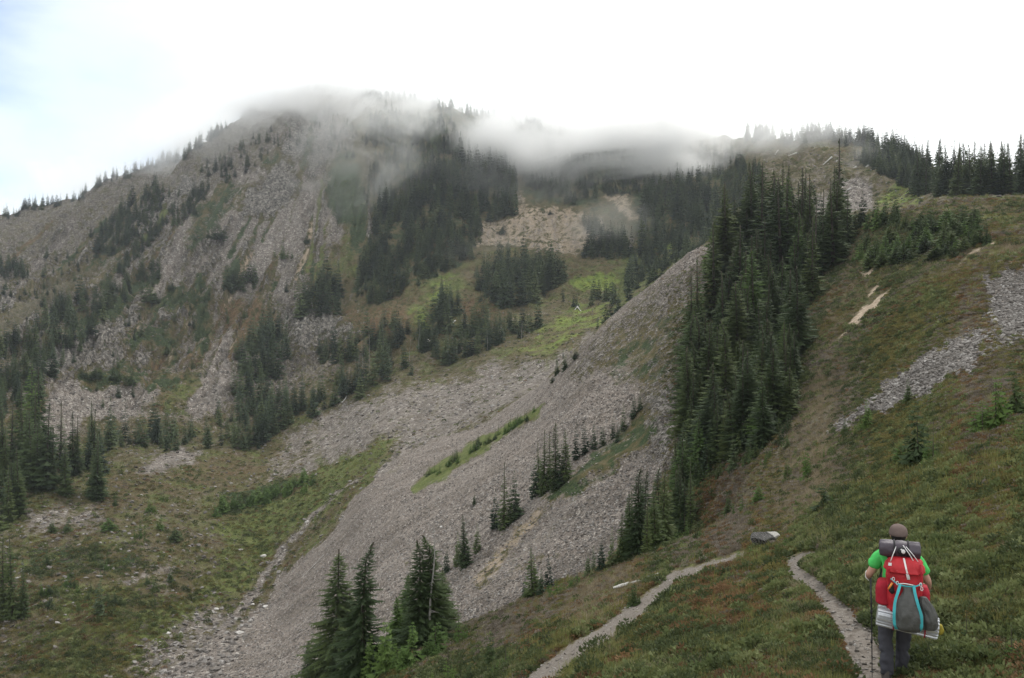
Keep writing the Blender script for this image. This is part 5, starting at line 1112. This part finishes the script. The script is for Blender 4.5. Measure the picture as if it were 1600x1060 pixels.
ch = link('cap', cap, hk); link('brim', lofted('brim', [(1.652,0,.145,.075,.055),(1.660,0,.15,.080,.060),(1.666,0,.145,.076,.055)], K_HAT, 24, 2.2), ch)
for sg, fx, fy, fz in ((-1, -.13, -.03, fzl), (1, .042, .21, fzr)):
    link('boot', lofted('boot', [(.0+fz,fx,fy,.050,.135),(.03+fz,fx,fy,.054,.142),(.06+fz,fx,fy-.01,.050,.125),(.09+fz,fx,fy-.045,.045,.085),(.14+fz,fx,fy-.07,.045,.055)], K_SHOE, 24, 2.5, .02), hk)
# ------------------------------------------------------------------ what the hiker carries
def gear(name, label, cat, me, **kids):
    o = link(name, me, None, ROOT); o.rotation_euler = hk.rotation_euler; tag(o, label, cat); return o
pack = gear('backpack', 'large red hiking backpack on the back of the hiker', 'backpack', lofted('backpack', [(.86,.03,-.26,.13,.09),(.90,.03,-.27,.165,.115),(1.10,.04,-.28,.180,.125),(1.28,.045,-.28,.188,.130),(1.345,.045,-.275,.182,.122),(1.36,.045,-.27,.15,.10)], K_RED, 60, 3.2, .06, 4))
link('lid', lofted('lid', [(1.325,.045,-.285,.182,.135),(1.345,.045,-.29,.196,.150),(1.40,.045,-.285,.192,.142),(1.45,.045,-.27,.165,.118),(1.485,.045,-.26,.11,.08),(1.492,.045,-.26,.03,.03)], K_RED, 60, 2.9, .13, 9), pack)
link('side_pocket', lofted('side_pocket', [(.93,-.165,-.25,.055,.08),(.96,-.17,-.26,.078,.10),(1.12,-.165,-.26,.082,.10),(1.20,-.150,-.25,.070,.085),(1.205,-.150,-.25,.062,.078)], K_DRED, 30, 2.6, .05, 3), pack)
link('side_pocket', lofted('side_pocket', [(.93,.235,-.25,.045,.07),(.96,.240,-.26,.058,.09),(1.10,.240,-.26,.060,.09),(1.18,.225,-.25,.050,.075)], K_DRED, 30, 2.6, .05, 6), pack)
link('zipper', ribbon('zipper', [(.035,-.345,1.488),(.045,-.400,1.44),(.055,-.435,1.39),(.065,-.437,1.345)], .018, K_WHT), pack)
link('buckle', ribbon('buckle', [(.066,-.442,1.335),(.075,-.435,1.30),(.078,-.425,1.28)], .030, K_WHT, .01), pack)
link('buckle', ribbon('buckle', [(-.105,-.395,1.435),(-.108,-.405,1.405)], .034, K_WHT, .01), pack)
for sg, x0 in ((-1, -.115), (1, .195)):
    link('side_strap', ribbon('side_strap', [(x0,-.375,1.44),(x0*1.05,-.42,1.37),(x0*1.02,-.42,1.28),(x0*.98,-.40,1.16)], .016, K_DRED), pack)
for sg in (-1, 1): link('shoulder_strap', ribbon('shoulder_strap', curve_pts([(sg*.12+.02,-.15,1.43),(sg*.14,-.07,1.515),(sg*.145,.05,1.51),(sg*.14,.16,1.38),(sg*.15,.17,1.22),(sg*.19,.05,1.08),(sg*.16,-.14,.99)]), .055, K_BLK, .014), pack)
link('hip_belt', ribbon('hip_belt', curve_pts([(-.15,-.16,.98),(-.20,-.03,1.0),(-.15,.14,1.0),(0,.17,1.0),(.15,.14,1.0),(.19,-.02,1.0),(.16,-.16,.98)]), .05, K_BLK, .014, (0, 0, 1)), pack)
for p0, p1 in (((-.10,-.36,1.44),(-.04,-.30,1.60)), ((.14,-.35,1.45),(.03,-.30,1.62)), ((.19,-.33,1.44),(.06,-.31,1.61))):
    link('cord', tube('cord', curve_pts([p0, tuple((a+b_)/2+(0, -.035, .015)[k] for k, (a, b_) in enumerate(zip(p0, p1))), p1], 10), .005, K_WHT, 6), pack)
# dark roll across the top
def roll(name, a, b_, r, mat, wr=.03, teeth=0, n=56, ends=True, seed=1):
    A = Vector(a); B = Vector(b_); d = (B-A).normalized(); up = Vector((0, 0, 1)); up = (up-d*up.dot(d)).normalized(); s_ = d.cross(up); V = []; Fc = []; prof = [(-.02,.0),(-.018,.6),(0,.88),(.03,.98),(.1,1.0),(.3,1.02),(.366,.90),(.43,1.02),(.55,1.03),(.64,1.0),(.707,.90),(.77,1.0),(.9,1.0),(.97,.98),(1.0,.88),(1.018,.6),(1.02,.0)] if not teeth else [(0,.02),(0,.55),(0,.96),(.03,1),(.25,1),(.5,1),(.75,1),(.97,1),(1,.96),(1,.55),(1,.02)]
    for t, q in prof:
        for k in range(n):
            an = 2*math.pi*k/n; f = 1+wr*float(gnoise(an*1.6, t*7+seed, seed)); 
            if teeth and q > .9: f *= 1+(.075 if k % 6 < 3 else -.075)
            V.append(A+(B-A)*t+(up*math.cos(an)+s_*math.sin(an))*r*q*f)
    for i in range(len(prof)-1):
        for k in range(n): Fc.append((i*n+k, i*n+(k+1)%n, (i+1)*n+(k+1)%n, (i+1)*n+k))
    return mesh_from(name, V, Fc, [mat], not teeth)
rl = gear('rolled_bag', 'dark purple-grey rolled bag strapped across the top of the red backpack', 'rolled bag', roll('rolled_bag', (-.205,-.22,1.555), (.205,-.22,1.560), .094, K_ROLL, .12))
for x in (-.055, .085): link('strap', tube('strap', [(x+math.sin(k)*0, -.22+math.cos(k*.5236)*.099, 1.557+math.sin(k*.5236)*.099) for k in range(13)], .006, K_BLK, 6, 2.0), rl)
ms = gear('mesh_pouch', 'small dark mesh pouch with a pale emblem, tied in the middle of the dark roll', 'pouch', sphere('mesh_pouch', (.025,-.318,1.555), .052, K_BLK, (1.05,.55,1.0), 20))
link('emblem', sphere('emblem', (.030,-.343,1.560), .020, K_WHT, (1.1,.35,1.2), 12), ms); link('emblem', sphere('emblem', (.012,-.342,1.580), .010, K_WHT, (1,.4,1), 8), ms)
# sacks
sk = gear('stuff_sack', 'dark grey drawstring sack with teal straps hanging on the backpack', 'sack', lofted('stuff_sack', [(.735,.075,-.50,.05,.035),(.745,.075,-.50,.105,.075),(.80,.075,-.51,.138,.098),(.90,.075,-.51,.140,.100),(1.0,.07,-.50,.118,.085),(1.10,.07,-.485,.080,.06),(1.17,.07,-.465,.045,.035),(1.215,.075,-.45,.07,.03)], K_SACK, 64, 2.1, .10, 12))
for pts in ([(-.005,-.47,1.235),(-.03,-.515,1.16),(-.065,-.565,1.04),(-.075,-.600,.92),(-.070,-.600,.82),(-.050,-.560,.76)], [(.125,-.47,1.235),(.135,-.515,1.16),(.165,-.560,1.04),(.195,-.575,.92),(.195,-.570,.82),(.170,-.545,.76)]):
    link('teal_strap', ribbon('teal_strap', curve_pts(pts), .030, K_TEAL, .006), sk)
link('drawcord', tube('drawcord', curve_pts([(-.10,-.43,1.27),(-.03,-.46,1.225),(.05,-.475,1.215),(.13,-.475,1.22),(.20,-.44,1.245)]), .008, K_TEAL, 8), sk)
link('drawcord', tube('drawcord', curve_pts([(-.02,-.46,1.23),(.04,-.49,1.245),(.12,-.48,1.235)]), .006, K_WHT, 8), sk)
gear('side_sack', 'smaller crumpled dark grey sack hanging right of the teal-strapped one', 'sack', lofted('side_sack', [(.755,.255,-.44,.04,.03),(.77,.26,-.44,.085,.06),(.86,.265,-.44,.100,.07),(.96,.255,-.43,.085,.06),(1.05,.235,-.42,.055,.045),(1.10,.225,-.41,.03,.03)], K_SACK, 56, 2.2, .20, 21))
mt = gear('foam_mat', 'rolled silver ridged foam mat strapped crosswise under the red backpack', 'foam mat', roll('foam_mat', (-.235,-.30,.815), (.375,-.30,.735), .112, K_SILV, .01, 1, 96))
for t in (.27, .78):
    A = Vector((-.235,-.30,.815)).lerp(Vector((.375,-.30,.735)), t); link('red_strap', tube('red_strap', [A+Vector((0, math.cos(k*.5236)*.121, math.sin(k*.5236)*.121)) for k in range(13)], .007, K_STUD, 6, 2.2), mt)
gear('yellow_bundle', 'small yellow cloth bundle poking out of the right end of the foam mat', 'bundle', lofted('yellow_bundle', [(.68,.39,-.30,.02,.02),(.69,.39,-.30,.034,.045),(.73,.395,-.30,.040,.050),(.78,.39,-.30,.030,.04),(.79,.39,-.30,.01,.01)], K_YEL, 24, 2.1, .12, 30))
kn = gear('sheath', 'small black and orange sheath clipped to the left side of the backpack', 'sheath', lofted('sheath', [(1.10,-.085,-.42,.012,.012),(1.13,-.09,-.425,.030,.018),(1.18,-.10,-.42,.030,.018),(1.21,-.095,-.41,.012,.012)], K_BLK, 20, 2.2, .03))
link('orange_handle', tube('orange_handle', [(-.125,-.44,1.15),(-.085,-.44,1.225)], [.010,.012], K_ORG, 8), kn)
for i, (x, z) in enumerate([(-.075,1.275),(-.035,1.235),(.195,1.245),(.205,1.20)]):
    c = gear('carabiner', ['upper left', 'lower left', 'upper right', 'lower right'][i]+' small metal carabiner above the grey sack', 'carabiner', tube('carabiner', [(x+math.cos(k*.6283)*.012, -.462, z+math.sin(k*.6283)*.020) for k in range(11)], .0042, K_WHT, 6))
    link('gate', tube('gate', [(x+.012,-.462,z-.012),(x+.013,-.462,z+.012)], .003, K_BLK, 6), c)
wr_ = link('wrist_strap', tube('wrist_strap', curve_pts([(-.30,.25,1.17),(-.34,.20,1.15),(-.345,.17,1.10),(-.31,.15,1.06)], 10), .006, K_WHT, 6))
pz = ground_z(HX-.28, HY+.12)-HZ
po = gear('trekking_pole', 'thin black trekking pole in the left hand of the hiker', 'trekking pole', tube('trekking_pole', [(-.292,.262,1.17),(-.282,.20,.75),(-.278,.16,.40),(-.275,.125,pz-.01)], [.011,.009,.007,.004], K_POLE, 10))
link('grip', tube('grip', [(-.294,.268,1.22),(-.293,.264,1.19),(-.290,.255,1.06),(-.289,.25,1.03)], [.010,.019,.015,.013], K_BLK, 12), po)
for zc in (.68, .34): link('clamp', tube('clamp', [(-.281,.19-(.68-zc)*.1,zc-.02),(-.281,.19-(.68-zc)*.1,zc+.02)], .013, K_BLK, 10), po)
link('basket', tube('basket', [(-.276,.13,pz+.055),(-.276,.131,pz+.063)], [.024,.022], K_BLK, 16), po)
wr_.parent = po
# ------------------------------------------------------------------ mist and haze
def mist_mat():
    m, nt = newmat('mist'); b = NB(nt); tcn = b.n('ShaderNodeTexCoord'); pos = b.n('ShaderNodeNewGeometry').outputs['Position']; oi = b.n('ShaderNodeObjectInfo')
    ln = b.n('ShaderNodeVectorMath', {0: tcn.outputs['Object']}, operation='LENGTH').outputs['Value']
    mpn = b.n('ShaderNodeMapping', {'Vector': pos, 'Scale': (.7, .8, 1.1), 'Rotation': (0, .45, 0)})
    n = b.noise(mpn.outputs[0], .020, 4, .62, .9)
    fall = b.n('ShaderNodeMapRange', {'Value': b.math('MULTIPLY_ADD', n, -.7, b.math('ADD', ln, .35)), 'From Min': 1.0, 'From Max': .25}, interpolation_type='SMOOTHSTEP').outputs[0]
    cut = b.n('ShaderNodeMapRange', {'Value': n, 'From Min': .36, 'From Max': .72}, interpolation_type='SMOOTHSTEP').outputs[0]
    edge = b.n('ShaderNodeMapRange', {'Value': ln, 'From Min': 1.0, 'From Max': .8}, interpolation_type='SMOOTHSTEP').outputs[0]
    d_ = b.math('MULTIPLY', b.math('MULTIPLY', fall, b.math('MULTIPLY', cut, edge)), b.n('ShaderNodeAttribute', attribute_type='OBJECT', attribute_name='mist_density').outputs['Fac'])
    v = b.n('ShaderNodeVolumePrincipled', {'Color': (1, 1, 1, 1), 'Density': d_, 'Anisotropy': .8}); b.n('ShaderNodeOutputMaterial', {'Volume': v.outputs[0]})
    m.cycles.volume_step_rate = 1.0; return m
M_MIST = mist_mat()
import bmesh
bm = bmesh.new(); bmesh.ops.create_icosphere(bm, subdivisions=3, radius=1); me = bpy.data.meshes.new('mist'); bm.to_mesh(me); bm.free(); me.materials.append(M_MIST)
MIST = [(510,165,700,140,80,44,.040), (690,240,610,150,70,74,.017), (890,235,590,150,70,60,.018), (1090,238,545,90,45,36,.065), (1000,203,600,210,60,34,.055),
        (1255,205,430,70,35,18,.018), (585,290,560,55,35,55,.012), (350,205,760,100,60,46,.032), (360,260,690,190,80,70,.010), (150,290,790,120,60,32,.020), (0,345,830,120,80,28,.022), (765,405,450,34,24,30,.005), (955,360,478,34,24,26,.009), (1345,270,370,14,14,26,.010), (830,270,560,90,40,34,.012), (760,185,680,180,55,34,.060)]
for u, v, y, rx, ry, rz, dn in MIST:
    o = bpy.data.objects.new('mist', me); COL.objects.link(o); o.location = ((u-CX)/F*y, y, -(v-CY)/F*y); o.scale = (rx, ry, rz); o['kind'] = 'stuff'; o['mist_density'] = float(dn*2.6)
lo = (min(-1450, XX.min()-5), -60, min(ZZ.min(), -70)-1.5); hi = (max(1500, XX.max()+5), YY.max()+8, max(ZZ.max()+26, 60))
V = [(x, y, z) for x in (lo[0], hi[0]) for y in (lo[1], hi[1]) for z in (lo[2], hi[2])]
hz_me = mesh_from('haze', V, [(0,1,3,2),(4,6,7,5),(0,4,5,1),(2,3,7,6),(0,2,6,4),(1,5,7,3)], [])
m, nt = newmat('haze'); b = NB(nt); v = b.n('ShaderNodeVolumePrincipled', {'Color': (.86, .92, 1.0, 1), 'Density': .00011, 'Anisotropy': .4}); b.n('ShaderNodeOutputMaterial', {'Volume': v.outputs[0]})
hz_me.materials.append(m); hzo = link('haze', hz_me); hzo['kind'] = 'stuff'
